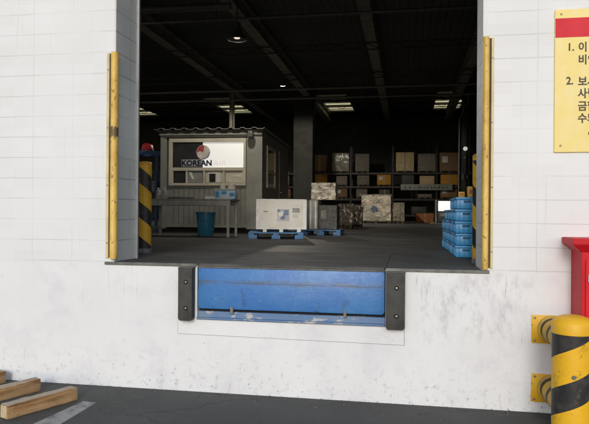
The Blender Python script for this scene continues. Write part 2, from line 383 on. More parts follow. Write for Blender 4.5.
M['bol_big'] = stripe_mat('stripe_front', .43, 1, .627, (.82, .46, .012), .795)
M['bol_in'] = stripe_mat('stripe_inner', .40, -1, .90, (.68, .38, .02), 1.0)
def ring_mat():
    m, nt, bs = base_mat('stripe_arm')
    sx = nd(nt, 'ShaderNodeSeparateXYZ'); nt.links.new(nd(nt, 'ShaderNodeTexCoord').outputs['Object'], sx.inputs[0])
    k = mth(nt, 'LESS_THAN', mth(nt, 'FRACT', mth(nt, 'DIVIDE', mth(nt, 'SUBTRACT', sx.outputs[2], .026), .20)), .34)
    n1 = noise(nt, 9, 6, .7)
    c = mixc(nt, k, mixc(nt, ramp(nt, n1, .4, .7), (.60, .36, .03), (.36, .24, .08)), mixc(nt, ramp(nt, n1, .4, .7), (.02, .02, .02), (.09, .075, .05)))
    nt.links.new(c, bs.inputs['Base Color']); bs.inputs['Roughness'].default_value = .6
    return m
M['arm'] = ring_mat()
M['wood'] = wood_mat('dunnage_wood')
M['woodworn'] = mat('worn_wood', (.46, .27, .11), (.36, .19, .07), 5, rough=.75, stretch=(.5, 6, 6))
M['woodend'] = mat('sawn_end', (.60, .48, .30), (.48, .36, .20), 9, rough=.8)
M['lampshade'] = mat('lamp_shade_metal', (.20, .20, .19), rough=.35, metal=.6)
M['lampin'] = mat('lamp_reflector', (.04, .038, .034), rough=.8, metal=0)
M['bulb'] = emit('lit_bulb', (1, .84, .72), .75)
M['cable'] = mat('black_cable', (.015, .015, .015), rough=.7)
M['pipe'] = mat('steel_pipe', (.20, .20, .19), rough=.4, metal=.4)
M['pipeb'] = mat('pale_pipe', (.22, .22, .21), rough=.4, metal=.2)
M['globe'] = emit('lit_globe', (1, .96, .88), .40)
M['globe2'] = mat('white_globe', (.6, .6, .58), rough=.3)

def sky_pane():
    m = bpy.data.materials.new('skylight_sheet'); m.use_nodes = True
    nt = m.node_tree; nt.nodes.clear()
    out = nd(nt, 'ShaderNodeOutputMaterial'); t = nd(nt, 'ShaderNodeBsdfTranslucent')
    n = noise(nt, 2.2, 4)
    nt.links.new(mixc(nt, ramp(nt, n, .3, .7), (.98, .90, .66), (.92, .82, .56)), t.inputs[0])
    nt.links.new(t.outputs[0], out.inputs[0]); return m
M['sky_pane'] = sky_pane()

# ------------------------------------------------------------------ mesh helpers
class B:
    """collects solids into one bmesh"""
    def __init__(s): s.bm = bmesh.new()
    def box(s, x0, x1, y0, y1, z0, z1, bev=0, rot=None, piv=None, seg=2):
        b = bmesh.new()
        bmesh.ops.create_cube(b, size=1)
        for v in b.verts:
            v.co = Vector((x0 + (v.co.x + .5) * (x1 - x0), y0 + (v.co.y + .5) * (y1 - y0), z0 + (v.co.z + .5) * (z1 - z0)))
        if bev: bmesh.ops.bevel(b, geom=b.edges[:], offset=bev, segments=seg, affect='EDGES', profile=.5)
        s._add(b, rot, piv); return s
    def _add(s, b, rot=None, piv=None):
        if rot is not None:
            p = Vector(piv or (0, 0, 0))
            for v in b.verts: v.co = rot @ (v.co - p) + p
        me = bpy.data.meshes.new('tmp'); b.to_mesh(me); b.free()
        s.bm.from_mesh(me); bpy.data.meshes.remove(me)
    def cyl(s, p0, p1, r0, r1=None, n=20, cap=True):
        r1 = r0 if r1 is None else r1
        p0, p1 = Vector(p0), Vector(p1); d = p1 - p0
        b = bmesh.new()
        bmesh.ops.create_cone(b, cap_ends=cap, segments=n, radius1=r0, radius2=r1, depth=d.length)
        q = Vector((0, 0, 1)).rotation_difference(d.normalized()).to_matrix()
        for v in b.verts: v.co = q @ v.co + (p0 + p1) / 2
        s._add(b); return s
    def lathe(s, prof, c=(0, 0, 0), n=32):
        b = bmesh.new(); rings = []
        for r, z in prof:
            rings.append([b.verts.new((c[0] + r * math.cos(2 * PI * i / n), c[1] + r * math.sin(2 * PI * i / n), c[2] + z)) for i in range(n)] if r > 1e-5 else [b.verts.new((c[0], c[1], c[2] + z))])
        for a, d in zip(rings, rings[1:]):
            for i in range(n):
                j = (i + 1) % n
                if len(a) == 1 and len(d) == 1: continue
                if len(a) == 1: b.faces.new((a[0], d[j], d[i]))
                elif len(d) == 1: b.faces.new((a[i], a[j], d[0]))
                else: b.faces.new((a[i], a[j], d[j], d[i]))
        bmesh.ops.recalc_face_normals(b, faces=b.faces[:])
        s._add(b); return s
    def prism(s, poly, axis, a0, a1, bev=0):
        """extrude a 2D polygon along an axis: x -> (a, u, v), y -> (u, a, v), z -> (u, v, a)"""
        f = {'x': lambda u, v, a: (a, u, v), 'y': lambda u, v, a: (u, a, v), 'z': lambda u, v, a: (u, v, a)}[axis]
        b = bmesh.new()
        A = [b.verts.new(f(u, v, a0)) for u, v in poly]; D = [b.verts.new(f(u, v, a1)) for u, v in poly]
        n = len(poly); b.faces.new(A); b.faces.new(D[::-1])
        for i in range(n): b.faces.new((A[i], A[(i + 1) % n], D[(i + 1) % n], D[i]))
        bmesh.ops.recalc_face_normals(b, faces=b.faces[:])
        if bev: bmesh.ops.bevel(b, geom=b.edges[:], offset=bev, segments=2, affect='EDGES', profile=.5)
        s._add(b); return s
    def tube(s, pts, r, n=10):
        for a, c in zip(pts, pts[1:]): s.cyl(a, c, r, n=n)
        for p in pts[1:-1]:
            b = bmesh.new(); bmesh.ops.create_icosphere(b, subdivisions=2, radius=r)
            for v in b.verts: v.co += Vector(p)
            s._add(b)
        return s
    def crumple(s, amt, cuts=7, seed=0):
        rnd = random.Random(seed)
        bmesh.ops.subdivide_edges(s.bm, edges=s.bm.edges[:], cuts=cuts, use_grid_fill=True)
        for v in s.bm.verts:
            v.co += Vector((rnd.uniform(-1, 1), rnd.uniform(-1, 1), rnd.uniform(-1, 1))) * amt
        return s

def obj(name, b, m, parent=None, loc=(0, 0, 0), rot=None, smooth=35):
    bm = b.bm if isinstance(b, B) else b
    me = bpy.data.meshes.new(name); bm.to_mesh(me); bm.free()
    me.materials.append(M[m] if isinstance(m, str) else m)
    if smooth:
        for p in me.polygons: p.use_smooth = True
        me.set_sharp_from_angle(angle=math.radians(smooth))
    o = bpy.data.objects.new(name, me); COL.objects.link(o)
    o.location = loc
    if rot is not None: o.rotation_euler = rot
    if parent is not None: o.parent = parent
    return o

def objs(name, boxes, m, parent, bev=0):
    for q in boxes:
        b = B(); b.box(*q, bev); obj(name, b, m, parent, smooth=0)

def tag(o, label, cat, group=None):
    o['label'] = label; o['category'] = cat
    if group: o['group'] = group
    return o

def thing(name, label, cat, loc=(0, 0, 0), rz=0, group=None):
    o = bpy.data.objects.new(name, None); COL.objects.link(o)
    o.location = loc; o.rotation_euler = (0, 0, rz); o.empty_display_size = .1
    return tag(o, label, cat, group)

def struct(o, kind='structure'):
    o['kind'] = kind; return o

def dup(root, loc, label, rz=None, scale=None):
    r = root.copy(); COL.objects.link(r); r.location = loc; r['label'] = label
    if rz is not None: r.rotation_euler = (0, 0, rz)
    if scale: r.scale = scale
    for ch in list(root.children):
        c = ch.copy(); COL.objects.link(c); c.parent = r
        for g in list(ch.children):
            d = g.copy(); COL.objects.link(d); d.parent = c
    return r

def text(name, s, size, m, parent, loc, rot=(PI / 2, 0, 0), depth=.002, align='LEFT', bold=0, sx=1):
    cu = bpy.data.curves.new(name, 'FONT'); cu.body = s; cu.size = size; cu.extrude = depth
    cu.align_x = align; cu.offset = bold; cu.resolution_u = 3
    t = bpy.data.objects.new(name, cu); COL.objects.link(t)
    bpy.context.view_layer.update()
    me = bpy.data.meshes.new_from_object(t.evaluated_get(bpy.context.evaluated_depsgraph_get()))
    bpy.data.objects.remove(t); bpy.data.curves.remove(cu)
    me.materials.clear(); me.materials.append(M[m])
    o = bpy.data.objects.new(name, me); COL.objects.link(o)
    o.location = loc; o.rotation_euler = rot; o.scale = (sx, 1, 1); o.parent = parent
    return o

# ------------------------------------------------------------------ constants (metres; dock floor at z = 0)
GZ = -1.185            # yard level
JL, JR = -2.745, .634   # doorway sides
T = .458               # wall thickness
OT = 3.35              # doorway top
CZ = 7.25              # roof deck
BX0, BX1, BY1 = -21.0, 11.0, 38.0

# ------------------------------------------------------------------ setting
g = B(); g.box(-60, 60, -90, 0, GZ - .2, GZ)
struct(obj('asphalt_ground', g, 'asphalt', smooth=0))
g = B(); g.prism([(-2.885, -1.32), (-2.65, -1.27), (-2.645, -.505), (-2.775, -.49)], 'z', GZ, GZ + .004)
struct(obj('painted_line', g, 'line', smooth=0))

# dock floor with its steel nosing, notched for the leveller deck
f = B(); f.prism([(BX0, .012), (-1.91, .012), (-1.91, 1.9), (-.18, 1.9), (-.18, .012), (BX1, .012), (BX1, BY1), (BX0, BY1)], 'z', -.25, 0)
struct(obj('dock_floor', f, 'floor', smooth=0))
g = B(); g.box(-14, 10, 30.2, 30.32, 0, .004)
struct(obj('floor_line', g, 'signgrey', smooth=0))

rnd = random.Random(21); g = bmesh.new()
for i in range(420):
    yy = -abs(rnd.gauss(0, .10)) - .006 if i < 300 else -rnd.uniform(.05, 1.6)
    q = bmesh.ops.create_icosphere(g, subdivisions=1, radius=rnd.uniform(.003, .008) * (1.5 if rnd.random() < .07 else 1))
    o_ = Vector((rnd.uniform(-4.2, 2.2), yy, GZ + .002)); k = rnd.uniform(.5, .9)
    for v in q['verts']: v.co = Vector((v.co.x * rnd.uniform(.8, 1.3), v.co.y * rnd.uniform(.8, 1.3), v.co.z * k)) + o_
struct(obj('loose_grit', g, 'grit', smooth=0), 'stuff')

# front wall: one thing, doorway and leveller pit cut out
wall = thing('dock_wall', 'white painted block wall of the loading dock around the wide doorway', 'wall', (0, 0, GZ))
PX0, PX1, PZ0 = -1.91, -.18, -.515
w = B()
def wbox(x0, x1, z0, z1): w.box(x0, x1, 0, T, z0 - GZ, z1 - GZ)
w.box(-14, JL, 0, T, 0, 9 - GZ)
obj('wall_face', w, 'block_l', wall, (0, 0, 0), smooth=0)
w = B(); w.box(JR, 12, 0, T, 0, 9 - GZ)
obj('wall_face', w, 'block_r', wall, smooth=0)
w = B(); w.box(JL, JR, 0, T, OT - GZ, 9 - GZ)
obj('lintel', w, 'block_l', wall, smooth=0)
objs('dock_face', [(JL, PX0, 0, T, 0, -.012 - GZ), (PX1, JR, 0, T, 0, -.012 - GZ), (PX0, PX1, 0, T, 0, PZ0 - GZ)], 'block_r', wall)
# shift: these meshes use z from the yard; give the shader floor-relative z
for ch in wall.children:
    for v in ch.data.vertices: v.co.z += GZ
    ch.location.z = -GZ
# reveals lining (off-white painted blocks, 3 mm proud)
for x0, x1 in ((JL, JL + .004), (JR - .004, JR)):
    w = B(); w.box(x0, x1, .006, T - .002, 0, OT)
    obj('reveal_lining', w, 'reveal', wall, (0, 0, -GZ), smooth=0)
objs('edge_angle', [(JL - .09, -1.915, -.012, .012, -.028 - GZ, .001 - GZ), (-.175, JR + .06, -.012, .012, -.028 - GZ, .001 - GZ)], 'edge', wall, .004)
# outline of the concrete set round the pit: a raised repair 5 mm proud, cracked along its edge
w = B()
w.prism([(-2.095, -.652), (-.018, -.668), (-.018, -.03), (-.176, -.03), (-.176, -.517), (-1.914, -.517), (-1.914, -.03), (-2.095, -.03)], 'y', -.006, .001)
obj('pit_surround', w, 'block_r', wall, (0, 0, -GZ), smooth=0)
w = B(); w.prism([(-2.098, -.655), (-.0145, -.671), (-.0145, -.05), (-.0178, -.05), (-.0178, -.6685), (-2.0952, -.6525), (-2.0952, -.52), (-2.098, -.52)], 'y', -.0035, .001)
obj('surround_crack', w, 'lbldark', wall, (0, 0, -GZ), smooth=0)

# roof deck with four skylight openings, inner walls
SKX = (-18.0, -11.2, -4.3, 2.45); SKW = .82; SY0, SY1 = 29.7, 35.6
r = B()
r.box(BX0, BX1, T + .01, SY0, CZ, CZ + .12); r.box(BX0, BX1, SY1, BY1 + .3, CZ, CZ + .12)
xs = [BX0]
for x in SKX: xs += [x - SKW, x + SKW]
xs.append(BX1)
for i in range(0, len(xs), 2): r.box(xs[i], xs[i + 1], SY0, SY1, CZ, CZ + .12)
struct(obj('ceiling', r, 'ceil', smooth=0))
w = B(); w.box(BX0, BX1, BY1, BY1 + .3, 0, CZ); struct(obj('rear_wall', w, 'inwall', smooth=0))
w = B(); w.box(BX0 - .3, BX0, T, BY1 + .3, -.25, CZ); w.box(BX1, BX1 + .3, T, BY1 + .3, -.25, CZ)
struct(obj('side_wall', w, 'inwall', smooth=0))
where = ('far left, mostly hidden by the left bollard', 'behind the grey office roof', 'right of the concrete column', 'rightmost, above the aisle board')
for k, x in enumerate(SKX):
    t = thing('skylight', 'bright roof skylight behind dark joists, ' + where[k], 'skylight', (x, SY0, CZ), 0, 'roof skylights at the far end')
    p = B(); p.box(-SKW + .005, SKW - .005, .005, SY1 - SY0 - .005, .10, .106); obj('pane', p, 'sky_pane', t, smooth=0)
    objs('glazing_bar', [(-SKW, SKW, y0, y1, -.02, .098) for y0, y1 in ((.45, 1.0), (1.4, 2.3), (4.0, 4.1))], 'joist', t)

# beams along the building, joists and pipes across
for x, lab in ((-8.9, 'left beam, above the blue frame'), (-5.3, 'beam running above the grey office left of the hanging lamp'), (-1.32, 'beam above the concrete column and foil crates'), (2.6, 'beam above the blue crate stacks')):
    b = B(); b.box(-.19, .19, 0, 30, 0, .035); b.box(-.045, .045, 0, 30, .035, .45); b.box(-.19, .19, 0, 30, .45, .485)
    tag(obj('ceiling_beam', b, 'beam', None, (x, 6.5, 6.72), smooth=0), 'brownish grey steel roof beam, ' + lab, 'beam', 'roof beams running back into the hall')
for y, z, lab in ((17.2, 6.45, 'nearest of the cross joists, far in front of the skylights'), (21.8, 6.42, 'in front of the bundled pipes'), (28.4, 6.62, 'just in front of the skylights'), (30.4, 6.9, 'crossing the skylights, third from the front'), (32.6, 6.9, 'crossing the skylights, farthest back')):
    b = B(); b.box(BX0, BX1, -.05, .05, 0, .03); b.box(BX0, BX1, -.05, .05, .24, .27)
    n = 64
    for i in range(n):
        xa = BX0 + (BX1 - BX0) * i / n; xb = BX0 + (BX1 - BX0) * (i + 1) / n
        za, zb = (.03, .24) if i % 2 == 0 else (.24, .03)
        b.cyl((xa, 0, za), (xb, 0, zb), .014, n=6)
    tag(obj('roof_joist', b, 'joist', None, (0, y, z), smooth=0), 'dark open web roof joist ' + lab, 'joist', 'roof joists across the hall')
for y, z, r_, lab in ((13.4, 6.6, .05, 'thin grey pipe crossing high above the hanging lamp'), (22.6, 6.2, .06, 'long sprinkler pipe, upper of the pair above the grey office roof'), (23.6, 5.95, .05, 'long sprinkler pipe, lower of the pair above the grey office roof')):
    t = thing('sprinkler_pipe', lab, 'pipe', (0, y, z), 0, 'pipes under the roof')
    b = B(); b.cyl((BX0, 0, 0), (BX1, 0, 0), r_, n=10); obj('pipe_run', b, 'pipe', t)
    for x in range(-18, 10, 3):
        h = B(); h.cyl((x, 0, r_), (x, 0, CZ - z), .012, n=6); obj('hanger_rod', h, 'pipe', t)
b = B(); b.tube([(-7.9, 11.7, 6.45), (-5.1, 11.9, 6.5)], .11, 14)
tag(obj('vent_duct', b, 'pipe'), 'short round grey duct under the roof at the upper left of the doorway', 'duct')
b = B(); b.tube([(3.1, 28, 7.1), (3.1, 28, 6.25), (2.88, 28, 6.1), (2.85, 28, 5.75), (2.68, 28, 5.55), (2.66, 28, 0)], .045, 10)
tag(obj('drain_pipe', b, 'pipeb'), 'pale downpipe with two bends beside the rightmost skylight', 'pipe')

# columns
b = B(); b.box(-.52, .52, -.5, .5, 0, CZ, .02)
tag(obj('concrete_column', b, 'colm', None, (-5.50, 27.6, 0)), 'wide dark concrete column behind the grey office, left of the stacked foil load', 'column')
b = B(); b.box(-.11, .11, -.01, .01, 0, CZ); b.box(-.11, -.09, -.1, .1, 0, CZ); b.box(.09, .11, -.1, .1, 0, CZ)
tag(obj('steel_post', b, 'beam', None, (-8.83, 25, 0), smooth=0), 'slim brown steel post rising behind the grey office roof', 'post')
t = thing('steel_column', 'dark steel column with round white fixtures near the right side of the doorway', 'column', (3.05, 28.6, 0))
b = B(); b.box(-.2, .2, -.2, .2, 0, CZ, .01); obj('shaft', b, 'inwall', t)
for z, rr in ((3.95, .11), (3.48, .07), (2.43, .2)):
    b = B(); b.lathe([(0, .06), (rr * .7, .05), (rr, 0), (rr, -.04)], n=20)
    obj('round_fixture', b, {.11: 'globe', .07: 'globe2', .2: 'meshgrey'}[rr], t, (-.03, -.24, z), (PI / 2, 0, 0))

# ------------------------------------------------------------------ doorway hardware
def corner_guard(x_edge, s, label, z0, z1, m_='ydim', k=1):
    """s = +1: bar lies to +x of the doorway edge"""
    t = thing('corner_guard', label, 'corner guard', (x_edge, 0, z0), 0, 'yellow steel guards on the doorway corners')
    h = z1 - z0
    u = lambda a: a * s * k
    b = B(); n = 10
    prof = [(-.004, .002)] + [(.031 - .035 * math.cos(PI * i / n), -.012 - .040 * math.sin(PI * i / n)) for i in range(n + 1)] + [(.066, .002)]
    b.prism([(u(x), y) for x, y in prof], 'z', 0, h)
    obj('guard_bar', b, m_, t)
    b = B(); b.box(*sorted((u(.067), u(.086))), -.004, .001, .01, h - .005); obj('gap_shade_strip', b, 'gap', t, smooth=0)  # dark strip paints the shaded gap between bar and mounting strip
    b = B(); b.box(*sorted((u(.086), u(.112))), -.016, .001, .005, h, .004); obj('mounting_strip', b, 'ypale', t, smooth=0)
    for z in (.15, .7, 1.25, 1.8):
        b = B(); b.lathe([(0, .007), (.007, .005), (.009, 0)], n=10); obj('bolt_head', b, 'bolt', t, (u(.099), -.016, z), (PI / 2, 0, 0))
    return t
corner_guard(JL + .034, -1, 'worn yellow steel corner guard on the left edge of the doorway, dark scrape halfway up', .03, 1.99, 'ydimscrape')
corner_guard(JR - .004, 1, 'worn yellow steel corner guard on the right edge of the doorway, beside the blue crates', .012, 1.985, 'ydim', .80)
t = thing('door_track', 'grey steel door track on the inner left side of the doorway', 'door track', (JL, T, 0))
b = B(); b.box(.0, .012, .002, .07, 0, 3.6); b.box(.012, .03, .002, .008, 0, 3.6); obj('rail', b, 'galv', t, smooth=0)

def bumper(x0, x1, z0, z1, label, d):
    t = thing('dock_bumper', label, 'dock bumper', ((x0 + x1) / 2, 0, z0), 0, 'black rubber dock bumpers')
    hw, h = (x1 - x0) / 2, z1 - z0
    b = B(); b.prism([(-hw + .015, 0), (hw - .015, 0), (hw, .02), (hw, h), (-hw, h), (-hw, .02)], 'y', -d, -.007, .006)
    obj('rubber_block', b, 'rubber', t)
    b = B(); b.box(-hw - .004, hw + .004, -d * .9, -.007, h - .008, h + .004, .002); obj('top_plate', b, 'edge', t, smooth=0)
    for z in (h * .24, h * .73):
        o = B(); o.lathe([(.021, -.0015), (.021, .002), (0, .002)], n=18)
        rec = obj('bolt_recess', o, 'bolthole', t, (0.01, -d, z), (PI / 2, 0, 0))
        o = B(); o.lathe([(.011, .001), (.010, .008), (0, .010)], n=6)
        obj('bolt', o, 'bolt', rec, (0, 0, 0))
    return t
bumper(-2.062, -1.928, -.517, -.03, 'narrow black rubber dock bumper left of the blue leveller', .10)
bumper(-.175, -.012, -.525, -.03, 'wide black rubber dock bumper with two bolts right of the blue leveller', .09)

# dock leveller: deck, hinged lip, ledge bar, lugs, pit
t = thing('dock_leveller', 'blue steel dock leveller with folded lip under the doorway', 'dock leveller', (-1.045, 0, -.51))
W2 = .862
b = B(); b.box(-W2, W2, .05, 1.895, .47, .5135); b.box(-W2 + .01, W2 - .01, -.012, .05, .485, .5135, .004); obj('deck', b, 'deck', t, smooth=0)
b = B()
L = W2 - .006
poly = [(-L + .03, .098), (L - .03, .098)] + [(L - .03 + .03 * math.sin(a), .128 - .03 * math.cos(a)) for a in (PI / 6, PI / 3, PI / 2)] + [(L, .478), (-L, .478)] + [(-L + .03 - .03 * math.cos(a), .128 - .03 * math.sin(a)) for a in (0, PI / 6, PI / 3)]
b.prism(poly, 'y', -.004, .026, .003)
lip = obj('lip', b, 'blue', t)
b = B(); b.prism([(-L + .25, .340), (L - .02, .337), (L - .02, .343), (-L + .25, .346)], 'y', -.0065, -.002, .0015); obj('crease', b, 'blue', lip)
b = B(); b.cyl((-L, 0, .481), (L, 0, .481), .010, n=10); obj('hinge_rod', b, 'edge', t)
b = B(); b.box(-W2, W2, .012, .06, .002, .072, .004); b.box(-W2, W2, -.03, .06, .002, .018, .003); obj('ledge_bar', b, 'bluebar', t, smooth=0)
for x in (-.53, .51):
    b = B(); b.box(x - .014, x + .014, -.02, .012, .062, .125, .004); obj('lip_keeper', b, 'pipeb', t, smooth=0)
b = B(); b.box(-W2, W2, .062, .075, .004, .46); obj('pit_back', b, 'pit', t, smooth=0)  # near-black sheet paints the shade inside the pit

# ------------------------------------------------------------------ outside things
# notice board
t = thing('notice_board', 'yellow notice board with red band and black Korean writing at the upper right', 'sign', (1.205, 0, 1.0))
SW, SH = .95, 1.192
b = B(); b.box(0, SW, -.018, -.001, 0, SH, .004); obj('board', b, 'signyellow', t, smooth=0)
b = B(); b.box(.004, SW - .004, -.0205, -.0182, SH - .235, SH - .075); obj('red_band', b, 'signred', t, smooth=0)
for z in (.055, SH - .04):
    for x in (.05, SW - .05):
        b = B(); b.lathe([(.010, 0), (.008, .005), (0, .006)], n=10); obj('screw', b, 'lblgold', t, (x, -.0182, z), (PI / 2, 0, 0))
fs = .088
for s, x, z in (('1.', .095, .845), ('이 지', .182, .84), ('비인', .182, .735), ('2.', .090, .565), ('보세', .182, .555), ('사람', .182, .455), ('금합', .182, .350), ('수되', .182, .250), ('엄', .262, .105)):
    text('lettering', s, fs, 'ink', t, (x, -.0186, z), depth=.0015, bold=.0022, sx=.92)

# fire cabinet
t = thing('fire_cabinet', 'red steel cabinet with flared hood against the white wall, behind the front bollard', 'cabinet', (1.348, 0, GZ))
CW, CD, CH = .75, .31, 1.375
b = B(); b.box(0, CW, -CD, -.003, .06, CH, .004); obj('body', b, 'cabred', t, smooth=0)
b = B(); b.box(.02, CW - .02, -CD + .03, -.01, 0, .062); obj('base_plinth', b, 'lbldark', t, smooth=0)
hb = bmesh.new()
z0, z1, z2 = CH - .005, CH + .06, CH + .105
lo = [(-.002, -CD - .002), (CW + .002, -CD - .002), (CW + .002, -.003), (-.002, -.003)]
hi = [(-.075, -CD - .055), (CW + .075, -CD - .055), (CW + .075, -.003), (-.075, -.003)]
R = [[hb.verts.new((x, y, z)) for x, y in P] for P, z in ((lo, z0), (hi, z1), (hi, z2))]
hb.faces.new(R[0]); hb.faces.new(R[2])
for a, c in zip(R, R[1:]):
    for i in range(4): hb.faces.new((a[i], a[(i + 1) % 4], c[(i + 1) % 4], c[i]))
bmesh.ops.recalc_face_normals(hb, faces=hb.faces[:]); bmesh.ops.bevel(hb, geom=hb.edges[:], offset=.004, segments=2, affect='EDGES')
obj('hood', hb, 'cabred', t, smooth=0)
b = B(); b.box(.03, CW - .03, -CD - .014, -CD - .001, .12, CH - .06, .004)
door = obj('door', b, 'cabred2', t, smooth=0)
b = B(); b.box(.045, .075, -CD - .034, -CD - .014, 1.14, 1.20, .005); obj('handle', b, 'chrome', door, smooth=0)
for z in (.25, .7, 1.2):
    b = B(); b.cyl((CW - .03, -CD - .008, z - .05), (CW - .03, -CD - .008, z + .05), .012, n=10); obj('hinge', b, 'cabred', door)

# front bollard with its two wall arms
BX, BY = 1.202, -.64
t = thing('striped_bollard', 'thick black and yellow striped bollard with domed cap, braced to the wall', 'bollard', (BX, BY, GZ))
R_ = .140; HB = .817
b = B(); b.lathe([(R_, 0), (R_, HB), (R_, HB + .012)], n=48); obj('post', b, 'bol_big', t)
b = B(); b.lathe([(R_ + .001, HB - .022), (R_ + .005, HB - .02), (R_ + .005, HB + .045), (R_ * .97, HB + .068), (R_ * .80, HB + .092), (R_ * .5, HB + .106), (0, HB + .111)], n=48); obj('cap', b, 'plateyellow', t)
b = B(); b.lathe([(0, .008), (.013, .006), (.016, 0)], n=14); obj('plug', b, 'lbldark', t, (-.012 * 0 - .02, -R_ - .001, .50), (PI / 2, 0, 0))
for zc, tilt in ((.703, .0), (.207, .03)):
    plate = B(); plate.box(-.165, .165, -.012, -.001, -.118, .118, .004)
    pl = obj('wall_plate', plate, 'plateyellow', t, (0, -BY, zc), (0, tilt, 0))
    for sx_ in (-.140, .140):
        for sz in (-.095, .095):
            o = B(); o.lathe([(0, .009), (.009, .007), (.012, 0)], n=8); obj('plate_bolt', o, 'bolt', pl, (sx_, -.012, sz), (PI / 2, 0, 0))
    o = B(); o.lathe([(.120, .001), (.120, .014), (.112, .02), (.100, .024), (.098, -BY - R_ * .75)], n=36)
    arm = obj('brace_arm', o, 'arm', t, (0, -BY - .012, zc), (PI / 2, 0, 0))

# timbers
def timber(loc, rz, L, label, w_=.10, h_=.115):
    t = thing('wooden_beam', label, 'timber', loc, rz, 'wooden dunnage beams on the asphalt')
    b = B(); b.box(.006, L, -w_ / 2, w_ / 2, 0, h_, .009, seg=2)
    bmesh.ops.subdivide_edges(b.bm, edges=[e for e in b.bm.edges if e.calc_length() > .3], cuts=9)
    rnd = random.Random(int(L * 977))
    for v in b.bm.verts: v.co += Vector((0, rnd.uniform(-.0035, .0035), rnd.uniform(-.0035, .0035) if v.co.z > .02 else 0))
    obj('beam_body', b, 'wood', t)
    b = B(); b.box(0, .007, -w_ / 2 + .008, w_ / 2 - .008, .008, h_ - .008, .002); obj('sawn_end', b, 'woodend', t, smooth=0)
    return t
ang = math.atan2(.592, .268)
d = Vector((math.cos(ang), math.sin(ang), 0)); nn = Vector((-d.y, d.x, 0))
def tloc(far, L): return (far[0] - d.x * L + nn.x * .05, far[1] - d.y * L + nn.y * .05, GZ)
timber(tloc((-2.843, -.46), .66), ang, .66, 'nearest wooden beam lying on the asphalt, pale sawn end towards the viewer')
timber(tloc((-3.318, -.278), .80), ang, .80, 'middle one of the wooden beams on the asphalt at the lower left')
timber(tloc((-3.80, -.10), .80), ang, .80, 'farthest wooden beam on the asphalt, its end almost touching the wall')

# ------------------------------------------------------------------ just inside the doorway
def inner_bollard(loc, label, rz):
    t = thing('inner_bollard', label, 'bollard', loc, rz, 'striped bollards inside the doorway')
    b = B(); b.lathe([(.083, .04), (.083, 1.03), (.083, 1.035)], n=32); obj('post', b, 'bol_in', t)
    b = B(); b.lathe([(.085, 1.03), (.085, 1.045), (.07, 1.062), (.03, 1.07), (0, 1.071)], n=32); obj('cap', b, 'crateyellow', t)
    b = B(); b.lathe([(.086, 0), (.086, .05), (.083, .052)], n=32); obj('base_sleeve', b, 'lbldark', t)
    return t
ib = inner_bollard((-3.03, 1.33, 0), 'black and yellow striped bollard inside the left side of the doorway', .6)
dup(ib, (.708, .74, 0), 'black and yellow striped bollard half hidden behind the right side of the doorway', 2.2)

# blue crates
def crate():
    t = thing('blue_crate', 'x', 'crate', (0, 0, 0), 0, 'blue plastic crates stacked inside the right of the doorway')
    w_, dd, h = .225, .38, .132
    b = B()
    b.box(0, w_, 0, dd, 0, h - .028, .012)
    for x in (.035, .085, .135, .185): b.box(x - .006, x + .006, -.006, .02, .012, h - .032, .002)
    for y in (.06, .14, .22, .30): b.box(-.006, .02, y - .007, y + .007, .012, h - .032, .002)
    obj('body', b, 'crateblue', t)
    b = B(); b.box(-.007, w_ + .007, -.007, dd + .007, h - .030, h - .002, .006); obj('rim', b, 'crateblue', t)
    b = B(); b.box(w_ / 2 - .04, w_ / 2 + .04, -.0085, -.005, h - .062, h - .040, .002); obj('handle_slot', b, 'crateinner', t)
    return t
ORD = ('bottom', 'second from the bottom', 'middle', 'fourth from the bottom', 'topmost')
STK = ('front stack beside the yellow corner guard', 'second stack from the front', 'third stack from the front', 'fourth stack from the front', 'rearmost stack')
spots = [(.535, 1.56, 5), (.535, 2.02, 5), (.53, 2.48, 4), (.52, 2.94, 4), (.51, 3.40, 3)]
src = None; rnd = random.Random(3)
for k, (x, y, n) in enumerate(spots):
    for i in range(n):
        jx, jy, jr = rnd.uniform(-.007, .007), rnd.uniform(-.01, .01), rnd.uniform(-.03, .03)
        lab = 'blue plastic crate, %s in the %s' % (ORD[i] if i < n - 1 else 'topmost', STK[k])
        if src is None:
            src = crate(); src['label'] = lab; src.location = (x + jx, y + jy, 0); src.rotation_euler.z = jr
        else: dup(src, (x + jx, y + jy, i * .134), lab, jr)
def small_box(loc, s, label):
    t = thing('yellow_box', label, 'box', loc, 0, 'yellow boxes on the blue crates')
    b = B(); b.box(0, s[0], 0, s[1], 0, s[2], .006); obj('carton', b, 'crateyellow', t)
    b = B(); b.box(s[0] * .2, s[0] * .8, -.002, .002, s[2] * .3, s[2] * .7); obj('label_patch', b, 'rust', t, smooth=0)
    return t
small_box((.565, 1.62, .6685), (.066, .1, .06), 'smaller yellow box on the blue crates, left of the two')
small_box((.662, 1.60, .6685), (.082, .12, .118), 'taller yellow box on the blue crates, next to the doorway edge')

